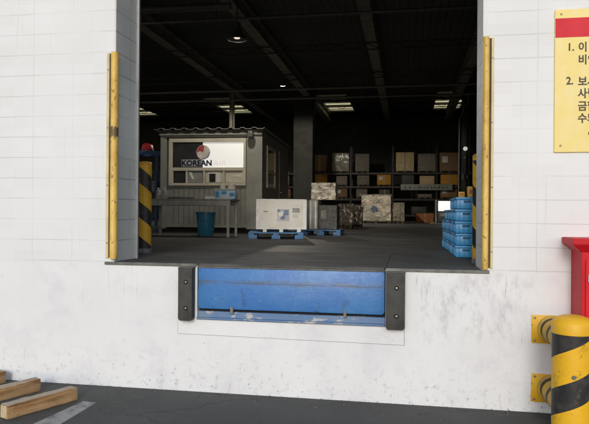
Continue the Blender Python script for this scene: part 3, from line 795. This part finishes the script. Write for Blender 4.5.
# ------------------------------------------------------------------ office booth
rzb = math.radians(2.5)
bt = thing('office_booth', 'small grey clad office booth with corrugated roof and wide window sign with glare painted in', 'booth', (-5.636, 8.02, 0), rzb)
BW, BD, BH = 2.41, 4.0, 2.32
b = B()
b.box(.30, BW - .36, 0, .06, .14, 1.06); obj('front_cladding', b, 'booth', bt, smooth=0)
objs('front_panel', [(.02, .16, -.005, .06, .10, BH), (BW - .36, BW, -.004, .06, .10, BH), (.16, .30, .01, .06, .14, BH - .2), (.16, BW - .36, .008, .06, 2.19, BH)], 'boothplain', bt)
objs('sill_rail', [(.29, BW - .36, -.012, -.001, 1.04, 1.075), (.16, BW - .36, -.014, 0, .13, .19)], 'boothplain', bt, .003)
objs('side_cladding', [(BW - .06, BW, .062, BD, .10, BH), (.02, .08, .062, BD, .10, BH)], 'boothside', bt)
objs('rear_cladding', [(.08, BW - .062, BD - .06, BD, .10, BH)], 'boothside', bt)
b = B(); b.box(.06, BW - .04, .03, BD - .03, 0, .10); obj('base_plinth', b, 'pit', bt, smooth=0)
objs('eave_trim', [(-.04, BW + .04, -.07, BD + .05, BH, BH + .035), (.10, BW - .30, -.03, -.001, 2.20, 2.235), (.02, BW, -.05, -.004, 2.285, BH - .002)], 'boothdark', bt, .003)
b = B(); b.box(.0, BW, -.045, -.004, 2.24, 2.283, .003); obj('gutter', b, 'boothplain', bt, smooth=0)
# corrugated roof
prof = []; x = -.10; pitch = .272
while x < BW + .10:
    prof += [(x, 0), (x + .10, 0), (x + .135, .030), (x + .20, .030), (x + .235, 0)]; x += pitch
prof = [p for p in prof if p[0] <= BW + .13]
prof += [(p[0], p[1] - .012) for p in reversed(prof)]
b = B(); b.prism(prof, 'y', -.13, BD + .12); obj('roof', b, 'boothroof', bt, (0, 0, BH + .05), smooth=0)
b = B(); b.lathe([(.085, 0), (.085, -.05), (.07, -.09), (.03, -.11), (0, -.112)], n=20); b.box(-.05, .05, -.04, .12, 0, .05)
obj('dome_light', b, 'lbldark', bt, (BW - .245, -.14, 2.26))
# front window unit
fx0, fx1, fz0, fz1 = .23, BW - .37, 1.085, 2.165
win = B()
fr = .085
for (x0, x1, z0, z1) in ((fx0, fx1, fz1 - fr, fz1), (fx0, fx1, fz0, fz0 + .06), (fx0, fx0 + fr, fz0 + .06, fz1 - fr), (fx1 - .055, fx1, fz0 + .06, fz1 - fr), (fx0 + fr, fx1 - .055, 1.425, 1.50)):
    win.box(x0, x1, -.045, .02, z0, z1, .004)
win = obj('window', win, 'cream', bt, smooth=0)
b = B(); b.box(fx0 + fr + .715, fx1 - .056, -.012, .0, 1.502, fz1 - fr - .002); obj('glare_panel', b, 'signwhite', win, smooth=0)
b = B(); b.box(fx0 + fr, fx0 + fr + .713, -.012, .0, 1.502, fz1 - fr - .002); obj('dark_pane', b, 'glass', win, smooth=0)
panes = (('glass', .335, .635), ('glassgrey', .68, 1.04), ('cream', 1.10, 1.50), ('cream', 1.56, 1.98))
for k, (m_, x0, x1) in enumerate(panes):
    b = B(); b.box(x0, x1, -.012, .0, fz0 + .07, 1.415); p = obj('lower_pane', b, m_, win, smooth=0)
objs('mullion', [(x - .02, x + .02, -.04, .0, fz0 + .058, 1.427) for x in (.315, .655, 1.07, 1.53, 1.985)], 'cream', win, .003)
objs('hatch_opening', [(1.19, 1.33, -.02, -.013, 1.17, 1.36)], 'pit', win)
objs('pinned_paper', [(1.15, 1.44, -.018, -.0125, 1.36, 1.40), (1.345, 1.44, -.018, -.0125, 1.165, 1.36), (1.66, 1.68, -.02, -.013, 1.19, 1.27), (1.74, 1.93, -.016, -.013, 1.29, 1.33)], 'paper', win)
b = B(); b.prism([(.70, 1.40), (.76, 1.40), (.83, 1.25), (.78, 1.23)], 'y', -.018, -.013); obj('paper_sheet', b, 'paper', win, smooth=0)
# lettering and emblem
b = B(); b.box(.525, 1.035, -.018, -.0125, 1.525, 1.685); obj('letter_plate', b, 'plate', win, smooth=0)
text('lettering', 'KOREAN', .175, 'navy', win, (.53, -.021, 1.545), depth=.003, bold=.006, sx=1.02)
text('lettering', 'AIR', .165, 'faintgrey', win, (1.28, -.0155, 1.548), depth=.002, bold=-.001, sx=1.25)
def disc(cx, cz, r, y0, y1, a0=0, a1=2 * PI, n=32):
    return [(cx + r * math.cos(a0 + (a1 - a0) * i / n), cz + r * math.sin(a0 + (a1 - a0) * i / n)) for i in range(n + (0 if abs(a1 - a0) > 6.2 else 1))]
ex, ez, er = 1.04, 1.85, .165
b = B(); b.prism(disc(ex, ez, er, 0, 0), 'y', -.017, -.0125); obj('emblem_disc', b, 'emblemwhite', win, smooth=0)
# red upper-left swirl, pale blue lower swirl
red = [(ex + er * .96 * math.cos(a), ez + er * .96 * math.sin(a)) for a in [math.radians(80 + 150 * i / 16) for i in range(17)]]
red += [(ex - er * .48 + er * .48 * math.cos(a), ez - er * .30 + er * .45 * math.sin(a)) for a in [math.radians(200 - 170 * i / 10) for i in range(1, 11)]] + [(ex + er * .05, ez + er * .25)]
b = B(); b.prism(red, 'y', -.0195, -.0172); obj('emblem_swirl', b, 'red', win, smooth=0)
bl = [(ex + er * .96 * math.cos(a), ez + er * .96 * math.sin(a)) for a in [math.radians(-95 + 100 * i / 12) for i in range(13)]] + [(ex + er * .78 * math.cos(a), ez + er * .78 * math.sin(a)) for a in [math.radians(5 - 100 * i / 12) for i in range(13)]]
b = B(); b.prism(bl, 'y', -.0195, -.0172); obj('emblem_swirl', b, 'emblemblue', win, smooth=0)
# side window and door seam on the right flank
sw = B()
for (y0, y1, z0, z1) in ((.55, 1.75, 1.98, 2.06), (.55, 1.75, 1.06, 1.12), (.55, .63, 1.12, 1.98), (1.60, 1.75, 1.12, 1.98), (.63, 1.60, 1.42, 1.48)):
    sw.box(BW - .01, BW + .03, y0, y1, z0, z1, .004)
sw = obj('window', sw, 'cream', bt, smooth=0)
b = B(); b.box(BW + .001, BW + .008, .631, 1.599, 1.481, 1.979); obj('side_pane', b, 'glass', sw, smooth=0)
b = B(); b.box(BW + .001, BW + .008, .631, 1.599, 1.121, 1.419); obj('side_pane', b, 'glassgrey', sw, smooth=0)
b = B(); b.box(BW - .01, BW + .02, 2.35, 3.15, .12, 2.1, .006); sd = obj('door', b, 'boothside', bt, smooth=0)
b = B(); b.box(BW + .02, BW + .06, 2.42, 2.50, 1.0, 1.03, .004); obj('handle', b, 'bolt', sd, smooth=0)

# table in front of the booth
t = thing('work_table', 'long grey metal table in front of the office booth', 'table', (-4.98, 5.82, 0))
TL, TD, TH = 1.70, .62, .735
b = B(); b.box(-.1, TL, -.01, TD, TH - .03, TH, .005); obj('table_top', b, 'tablemetal', t, smooth=0)
objs('apron', [(-.08, TL - .02, 0, .02, TH - .13, TH - .031), (-.08, TL - .02, TD - .03, TD - .01, TH - .13, TH - .031)], 'greylight', t)
for x in (.05, TL - .06):
    for y in (.02, TD - .05):
        b = B(); b.box(x - .024, x + .024, y - .018, y + .018, 0, TH - .03, .004); obj('leg', b, 'greylight', t, smooth=0)
objs('brace', [(.03, .07, .03, TD - .06, .15, .19)], 'tablemetal', t)
tz = TH + .001
t = thing('water_bottle', 'clear grey bottle with pale cap, left end of the grey table', 'bottle', (-4.86, 6.1, tz), 0, 'bottles on the grey table')
b = B(); b.lathe([(0, 0), (.045, 0), (.05, .01), (.05, .14), (.035, .175), (.018, .19), (.018, .2)], n=18); obj('bottle_body', b, 'glassgrey', t)
b = B(); b.lathe([(.02, .2), (.02, .222), (0, .222)], n=14); obj('cap', b, 'paper', t)
dup(t, (-4.74, 6.12, tz), 'clear grey bottle with pale cap, second from the left end of the grey table')
t = thing('paper_stack', 'flat stack of white papers on the grey table left of the blue box', 'papers', (-3.86, 6.0, tz))
b = B()
for k in range(5): b.box(0, .22, 0, .2, k * .011, k * .011 + .010, rot=Matrix.Rotation(.06 * (k % 3 - 1), 3, 'Z'), piv=(.11, .1, 0))
obj('sheets', b, 'paper', t, smooth=0)
t = thing('open_carton', 'pale blue and white open carton on the right end of the grey table', 'carton', (-3.66, 5.98, tz))
b = B(); b.box(0, .40, 0, .24, 0, .17, .006); obj('carton_body', b, 'cartonblue', t)
objs('print', [(.02, .09, -.003, .002, .03, .15), (.30, .39, -.003, .002, .05, .12), (.14, .24, -.003, .002, .09, .15)], 'crateblue', t)
b = B(); b.box(.0, .40, -.06, .0, .165, .173, rot=Matrix.Rotation(-.4, 3, 'X'), piv=(0, 0, .17)); obj('flap', b, 'paper', t, smooth=0)
t = thing('paper_roll', 'cream paper roll on top of the blue carton, left one', 'roll', (-3.53, 6.1, tz + .172), 0, 'cream rolls on the carton')
b = B(); b.lathe([(.018, .0), (.055, 0), (.058, .006), (.058, .10), (.05, .106), (.018, .106), (.018, 0)], n=22); obj('paper_coil', b, 'cream', t)
dup(t, (-3.35, 6.1, tz + .172), 'cream paper roll on top of the blue carton, right and larger one', scale=(1.35, 1.35, 1.15))
t = thing('folded_cloth', 'dark crumpled cloth lying on the left half of the grey table', 'cloth', (-4.62, 6.0, tz))
b = B(); b.box(0, .45, 0, .25, 0, .035); b.crumple(.012, 5, 5); obj('cloth_sheet', b, 'meshgrey', t)

t = thing('waste_bin', 'round blue plastic bin under the grey table', 'bin', (-4.045, 6.62, 0))
b = B(); b.lathe([(0, .004), (.150, 0), (.155, .01), (.197, .455), (.197, .46)], n=30); b.lathe([(.19, .44), (.15, .03), (0, .03)], n=30); obj('bucket', b, 'binblue', t)
b = B(); b.lathe([(.195, .452), (.212, .455), (.212, .485), (.192, .488), (.19, .45)], n=30); obj('rim', b, 'binblue', t)
for z in (.12, .30):
    b = B(); b.lathe([(.157 + z * .09, z), (.164 + z * .09, z + .008), (.158 + z * .09, z + .016)], n=30); obj('hoop', b, 'binblue', t)

# blue frame with red lamp, left of the booth
t = thing('blue_rack_frame', 'dark blue steel frame rack standing left of the office booth', 'rack', (-6.95, 8.8, 0))
b = B()
for x in (0, .86):
    for y in (0, .6): b.box(x, x + .06, y, y + .06, 0, 1.97, .004)
b.box(.06, .86, .0, .05, 1.90, 1.97, .003); b.box(.06, .86, .61, .66, 1.90, 1.97, .003); b.box(0, .05, .06, .6, 1.9, 1.97); b.box(.87, .92, .06, .6, 1.9, 1.97)
obj('frame', b, 'bframe', t, smooth=0)
for z in (.35, .95, 1.45):
    b = B(); b.box(.01, .91, .01, .65, z, z + .03); obj('shelf', b, 'bframe', t, smooth=0)
t = thing('red_beacon', 'red plastic lamp housing on top of the blue rack frame', 'lamp', (-6.37, 9.0, 1.971))
b = B(); b.prism([(-.14, 0), (.14, 0), (.10, .17), (.03, .21), (-.05, .21), (-.10, .17)], 'y', -.1, .1, .012); obj('housing', b, 'redbox', t)
b = B(); b.box(-.15, .15, -.11, .11, 0, .03, .004); obj('base_foot', b, 'lbldark', t)
t = thing('grey_case', 'small pale grey case on a shelf of the blue rack frame', 'case', (-6.28, 8.83, .981))
b = B(); b.box(0, .2, 0, .3, 0, .26, .01); obj('case_body', b, 'greylight', t)
b = B(); b.box(.06, .14, -.012, 0, .18, .2, .003); obj('handle', b, 'lbldark', t)

# ------------------------------------------------------------------ pallets and cargo
def plastic_pallet(loc, label, L=.98, D_=1.0, m_='palletblue', rz=.02):
    t = thing('plastic_pallet', label, 'pallet', loc, rz, 'blue plastic pallets on the dock floor')
    b = B()
    for k in range(7):
        y0 = D_ * k / 7; b.box(0, L, y0, y0 + D_ / 7 - .025, .098, .125, .004)
    for x in (0, L / 2 - .05, L - .1): b.box(x, x + .1, 0, D_, .076, .0985)
    obj('deck', b, m_, t, smooth=0)
    for x in (0, L / 2 - .08, L - .16):
        b = B()
        for y in (0, D_ / 2 - .07, D_ - .14): b.box(x, x + .16, y, y + .14, .018, .0765, .006)
        b.box(x, x + .16, 0, D_, 0, .0185, .004)
        obj('runner', b, m_, t, smooth=0)
    return t
plastic_pallet((-2.83, 5.40, 0), 'blue plastic pallet under the white transport case', 1.0, rz=.21)
plastic_pallet((-2.25, 7.62, 0), 'blue plastic pallet under the grey cargo, behind the white case', .86)
wc = thing('white_case', 'white transport case with blue sticker on the front blue pallet', 'case', (-2.70, 5.47, .1255), .21)
b = B(); b.box(0, .91, 0, .62, .055, .60, .006); obj('case_body', b, 'boxwhite', wc, smooth=0)
objs('corner_trim', [(-.006, .056, -.008, .0, .05, .60), (.854, .916, -.008, .0, .05, .60), (.057, .853, -.006, .0, .05, .085), (.057, .853, -.006, 0, .575, .603)], 'boxtrim', wc, .002)
for x in (.12, .42, .74):
    b = B(); b.box(x, x + .07, 0, .6, 0, .056, .004); obj('skid', b, 'boxtrim', wc, smooth=0)
b = B(); b.box(.38, .60, -.004, .001, .20, .42); st = obj('sticker', b, 'plate', wc, smooth=0)
objs('sticker_picture', [(.44, .52, -.0065, -.0038, .23, .34), (.50, .585, -.006, -.0038, .31, .405), (.385, .43, -.006, -.0038, .37, .41)], 'lblblue', st)
b = B(); b.prism(disc(.445, .325, .045, 0, 0), 'y', -.008, -.0062); obj('sticker_picture', b, 'paper', st, smooth=0)
objs('printed_line', [(.655, .79, -.003, .001, z, z + .018) for z in (.36, .388, .416)] + [(.665, .76, -.002, .001, z, z + .006) for z in (.27, .295, .32)], 'lbldark', wc)
b = B(); b.box(.125, .215, -.003, .001, .365, .385); obj('name_strip', b, 'lblgold', wc, smooth=0)
b = B(); b.prism(disc(.11, .16, .055, 0, 0), 'y', -.004, .001); obj('round_label', b, 'paper', wc, smooth=0)

def cargo(name, label, cat, loc, s, m_, group=None, crump=0, rz=0, seed=1, tape=None, pal=False, lblm=None):
    t = thing(name, label, cat, loc, rz, group)
    z0 = .10 if pal else 0
    b = B()
    if crump:
        b.box(0, s[0], 0, s[1], z0 + .01, s[2]); b.crumple(crump, 9, seed)
    else: b.box(0, s[0], 0, s[1], z0, s[2], .012)
    obj('load', b, m_, t, smooth=20 if crump else 35)
    if pal:
        b = B(); b.box(.02, s[0] - .02, .02, s[1] - .02, .075, .10)
        for x in (.02, s[0] / 2 - .06, s[0] - .14): b.box(x, x + .12, .02, s[1] - .02, 0, .075)
        obj('pallet_base', b, 'palletwood', t, smooth=0)
    if tape:
        b = B(); b.box(s[0] * .46, s[0] * .54, -.003, .002, z0 + .01, s[2] - .01); obj('tape', b, tape, t, smooth=0)
    if lblm:
        b = B(); b.box(s[0] * .12, s[0] * .4, -.004, .002, z0 + (s[2] - z0) * .45, z0 + (s[2] - z0) * .8); obj('label_patch', b, lblm, t, smooth=0)
    return t
z8 = .126
cargo('grey_crate', 'narrow dark grey crate beside the white case on the rear blue pallet', 'crate', (-2.22, 7.75, z8), (.125, .6, .62), 'meshgrey', 'grey cargo on the rear blue pallet')
t = cargo('grey_crate', 'light grey upright case between darker crates on the rear blue pallet', 'crate', (-2.085, 7.70, z8), (.195, .6, .63), 'greylight', 'grey cargo on the rear blue pallet')
objs('batten', [(.03, .055, -.008, 0, .02, .6), (.13, .17, -.01, 0, .02, .6)], 'boxtrim', t, .003)
cargo('grey_crate', 'dark wrapped crate under the shiny foil load on the rear blue pallet', 'crate', (-1.875, 7.75, z8), (.39, .6, .52), 'meshgrey', 'grey cargo on the rear blue pallet', .006, seed=4, lblm='greycard')
cargo('foil_load', 'shiny silver foil wrapped load on top of the grey crates', 'wrapped load', (-2.05, 7.78, z8 + .637), (.53, .5, .37), 'foil', 'foil wrapped loads', .010, seed=9)
cargo('wrapped_load', 'dull plastic wrapped load standing on the floor right of the grey crates', 'wrapped load', (-2.14, 14, 0), (.45, .7, .78), 'wrap', None, .011, seed=11, pal=True)
cargo('wrapped_load', 'low grey wrapped load left of the large foil crate', 'wrapped load', (-1.83, 15.5, 0), (.32, .7, .70), 'wrap', None, .011, seed=13, pal=True)
t = cargo('foil_load', 'large silver foil wrapped cube with dark round mark on the far floor', 'wrapped load', (-2.24, 25.5, 0), (1.45, 1.3, 1.40), 'foilbig', 'foil wrapped loads', .018, seed=15, pal=True)
b = B(); b.prism(disc(.62, .72, .15, 0, 0), 'y', -.045, .0); obj('round_mark', b, 'lblblue', t, smooth=0)
b = B(); b.box(-.1, 1.5, .0, 1.3, 1.37, 1.43); b.crumple(.012, 5, 6); obj('top_sheet', b, 'foildim', t)
cargo('foil_load', 'lower dull wrapped block against the right side of the large foil cube', 'wrapped load', (-.77, 25.6, 0), (.64, 1.1, 1.02), 'foildim', 'foil wrapped loads', .016, seed=17, pal=True)
cargo('brown_carton', 'reddish brown carton alone on the far floor left of the white panel', 'carton', (.47, 27.2, 0), (.88, .8, .50), 'rust', None, .01, seed=19, tape='tape')

t = thing('floor_sign', 'white panel on a pale post stand on the far floor left of blue crates', 'sign stand', (1.42, 26, 0))
b = B(); b.box(-.05, .05, -.05, .05, .02, 1.18, .005); obj('post', b, 'greylight', t)
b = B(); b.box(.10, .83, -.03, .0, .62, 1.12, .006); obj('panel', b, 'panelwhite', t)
b = B(); b.box(.05, .8, -.02, .02, .9, .95); b.box(-.3, 1.0, -.3, .3, 0, .03, .005); obj('arm_and_base', b, 'greylight', t)
t = thing('machine_cabinet', 'dark grey low machine under the white panel on the far floor', 'machine', (1.55, 26.5, 0))
b = B(); b.box(0, .75, 0, .7, .06, .58, .03); obj('housing', b, 'meshgrey', t)
b = B(); b.box(.1, .65, -.012, .0, .36, .5, .004); obj('front_vent', b, 'greylight', t)
for x in (.12, .63):
    b = B(); b.cyl((x, .05, .07), (x, .65, .07), .07, n=14); obj('wheel', b, 'cable', t)

# pallet rack at the far end
RX = (-11.75, -9.02, -6.29, -3.56, -.90, 1.80, 4.45, 7.2)
LV = (.42, 1.42, 2.21, 3.07)
t = thing('pallet_rack', 'long dark pallet rack of several bays along the rear wall', 'rack', (0, 34, 0))
for x in RX:
    b = B()
    for y in (0, 1.1): b.box(x - .05, x + .05, y, y + .09, 0, 4.75)
    for k in range(5): b.cyl((x, .05, .3 + k * .85), (x, 1.14, .3 + k * .85 + (.8 if k % 2 else .1)), .02, n=6)
    obj('upright', b, 'rackup', t, smooth=0)
for z in LV:
    for y in (0.01, 1.1):
        b = B()
        for x0, x1 in zip(RX, RX[1:]): b.box(x0 + .052, x1 - .052, y, y + .06, z - .12, z)
        obj('beam', b, 'rackbeam', t, smooth=0)
    b = B(); b.box(RX[0] + .06, RX[-1] - .06, .08, 1.09, z - .03, z - .002); obj('shelf', b, 'rackbeam', t, smooth=0)
t = thing('aisle_sign', 'long grey green aisle board with dark marks hung on the rack front', 'sign', (-.40, 33.86, 1.95))
b = B(); b.box(0, 3.15, -.02, .02, 0, .37, .005); obj('board', b, 'signgrey', t)
b = B()
rnd = random.Random(5); x = .25
while x < 2.8:
    w_ = rnd.uniform(.04, .11); b.box(x, x + w_, -.024, -.019, .12, .12 + rnd.uniform(.06, .13)); x += w_ + rnd.uniform(.05, .22)
obj('faded_marks', b, 'meshgrey', t, smooth=0)
objs('bracket', [(.2, .24, -.018, .12, .37, .40), (2.9, 2.94, -.018, .12, .37, .40)], 'rackup', t)

top, mid, low, flo = LV[3], LV[2], LV[1], 0
RB = [  # x0, x1, z, h, material, label
 (-6.00, -5.15, top, 1.17, 'dullbrown', 'dull brown box on the top shelf just right of the concrete column'),
 (-4.77, -3.68, top, 1.28, 'foildim', 'tall grey wrapped box on the top shelf above the foil stack'),
 (-3.29, -2.40, top, 1.22, 'greycard', 'grey brown box on the top shelf, third from the concrete column'),
 (-.71, .41, top, 1.28, 'tan', 'bright tan box on the top shelf, lightest of the top row'),
 (.65, 1.74, top, 1.18, 'greycard', 'grey box on the top shelf right of the bright tan box'),
 (1.99, 3.21, top, 1.24, 'dullbrown', 'dim brown box at the right end of the top shelf'),
 (-6.05, -5.08, mid, .76, 'orange', 'bright orange box on the second shelf right of the concrete column'),
 (-4.50, -3.79, mid, .66, 'greycard', 'small dim grey box on the second shelf above the foil stack'),
 (-3.16, -2.39, mid, .70, 'greycard', 'dim grey box on the second shelf left of the brown orange one'),
 (-1.89, -1.02, mid, .74, 'orange', 'brown orange box on the second shelf above the large foil cube'),
 (-.33, .42, mid, .70, 'meshgrey', 'dark grey box on the second shelf below the bright tan box'),
 (.78, 1.68, mid, .66, 'tan', 'pale tan box on the second shelf just above the grey green board'),
 (2.06, 3.09, mid, .72, 'orange', 'orange box on the second shelf above the right end of the board'),
 (-4.49, -3.78, low, .66, 'dullbrown', 'dim brown box on the third shelf right of the foil stack'),
 (-3.21, -2.51, low, .62, 'greycard', 'dim grey box on the third shelf left of the large foil cube'),
 (-1.75, -1.05, low, .58, 'meshgrey', 'dark box on the third shelf behind the large foil cube'),
 (.67, 1.53, LV[1], .30, 'greycard', 'flat grey box on the third shelf under the grey green board'),
 (2.05, 3.05, low, .62, 'kraft', 'brown carton on the third shelf below the right end of the board'),
 (-7.24, -6.42, mid, .98, 'dullbrown', 'dull box on the second shelf left of the concrete column'),
 (-8.7, -7.6, mid, .95, 'greycard', 'large grey box on the second shelf beside the office booth'),
 (-8.6, -7.5, low, .64, 'dullbrown', 'brown box on the third shelf beside the office booth'),
 (-3.3, -2.4, LV[0], .62, 'dullbrown', 'brown box on the lowest shelf behind the wrapped loads'),
 (.3, 1.2, LV[0], .5, 'meshgrey', 'dark box on the lowest shelf above the reddish carton'),
]
for k, (x0, x1, z, h, m_, lab) in enumerate(RB):
    cargo('stored_box', lab, 'box', (x0, 34.1 + .05 * (k % 3), z), (x1 - x0, .9, h), m_, 'boxes stored on the far rack', .0 if m_ != 'foildim' else .012, seed=30 + k, pal=True, tape='tape' if k % 3 == 0 else None, lblm='paper' if k % 4 == 1 else None)

# ------------------------------------------------------------------ hanging lamps
def lamp(loc, label, rs, power):
    t = thing('hanging_lamp', label, 'lamp', loc, 0, 'round lamps hanging from the roof')
    r_ = rs
    b = B(); b.lathe([(r_, 0), (r_ * .96, .04), (r_ * .62, .16), (r_ * .40, .22), (r_ * .38, .34), (0, .35)], n=32); obj('shade', b, 'lampshade', t)
    b = B(); b.lathe([(r_ * .985, .002), (r_ * .94, .035), (r_ * .6, .15), (r_ * .3, .17), (0, .172)], n=32); obj('reflector', b, 'lampin', t)
    b = B(); b.lathe([(0, .02), (r_ * .30, .03), (r_ * .36, .09), (r_ * .2, .15), (r_ * .12, .17)], n=20); obj('bulb', b, 'bulb', t)
    b = B(); b.cyl((0, 0, .35), (0, 0, CZ - loc[2]), .010, n=8); obj('cable', b, 'cable', t)
    if power:
        l = bpy.data.lights.new('lamp_light', 'SPOT'); l.energy = power; l.color = (1, .90, .76); l.shadow_soft_size = .10; l.spot_size = math.radians(176); l.spot_blend = .15
        o = bpy.data.objects.new('lamp_light', l); COL.objects.link(o); o.parent = t; o.location = (0, 0, -.03)
    return t
lamp((-3.38, 6.5, 3.94), 'nearer round hanging lamp above the grey table', .19, 150)
lamp((-5.38, 21, 6.03), 'tiny far hanging lamp above the grey office roof', .115, 1050)

# ------------------------------------------------------------------ light
SUN = Vector((.03, -.90, .33)).normalized()   # towards the sun
wd = bpy.data.worlds.new('World'); sc.world = wd; wd.use_nodes = True
nt = wd.node_tree; bg = nt.nodes['Background']
sky = nd(nt, 'ShaderNodeTexSky'); sky.sky_type = 'NISHITA'; sky.sun_disc = False
sky.sun_elevation = math.asin(SUN.z); sky.sun_rotation = math.atan2(SUN.x, SUN.y)
sky.air_density = 1; sky.dust_density = 1.0; sky.ozone_density = 1
hs = nd(nt, 'ShaderNodeHueSaturation'); hs.inputs['Saturation'].default_value = .8
nt.links.new(sky.outputs[0], hs.inputs['Color']); nt.links.new(hs.outputs[0], bg.inputs[0])
bg.inputs[1].default_value = .145
l = bpy.data.lights.new('sun', 'SUN'); l.energy = .82; l.angle = math.radians(16); l.color = (1, .995, .985)
o = bpy.data.objects.new('sun', l); COL.objects.link(o); o.rotation_euler = SUN.to_track_quat('Z', 'Y').to_euler()
o.location = (0, -10, 12)

# ------------------------------------------------------------------ camera
cd = bpy.data.cameras.new('camera'); cd.sensor_width = 36; cd.lens = 36 * 618.04 / 589; cd.clip_end = 500; cd.clip_start = .05
cam = bpy.data.objects.new('camera', cd); COL.objects.link(cam)
rt = Vector((.98382578, .17912796, 0)); fw = Vector((-.17912778, .98382482, .0014)).normalized(); up = rt.cross(fw).normalized()
roll = .0073
r2 = rt * math.cos(roll) + up * math.sin(roll); u2 = up * math.cos(roll) - rt * math.sin(roll)
Rm = Matrix((r2, u2, -fw)).transposed()
cam.matrix_world = Matrix.Translation((0, -5.484, .479)) @ Rm.to_4x4()
sc.camera = cam
vs = sc.view_settings; vs.view_transform = 'Standard'; vs.look = 'None'; vs.gamma = 1; vs.exposure = .22; vs.use_curve_mapping = False
sc.render.engine = 'CYCLES'
sc.cycles.use_denoising = True
sc.cycles.max_bounces = 8; sc.cycles.diffuse_bounces = 5; sc.cycles.sample_clamp_indirect = 6
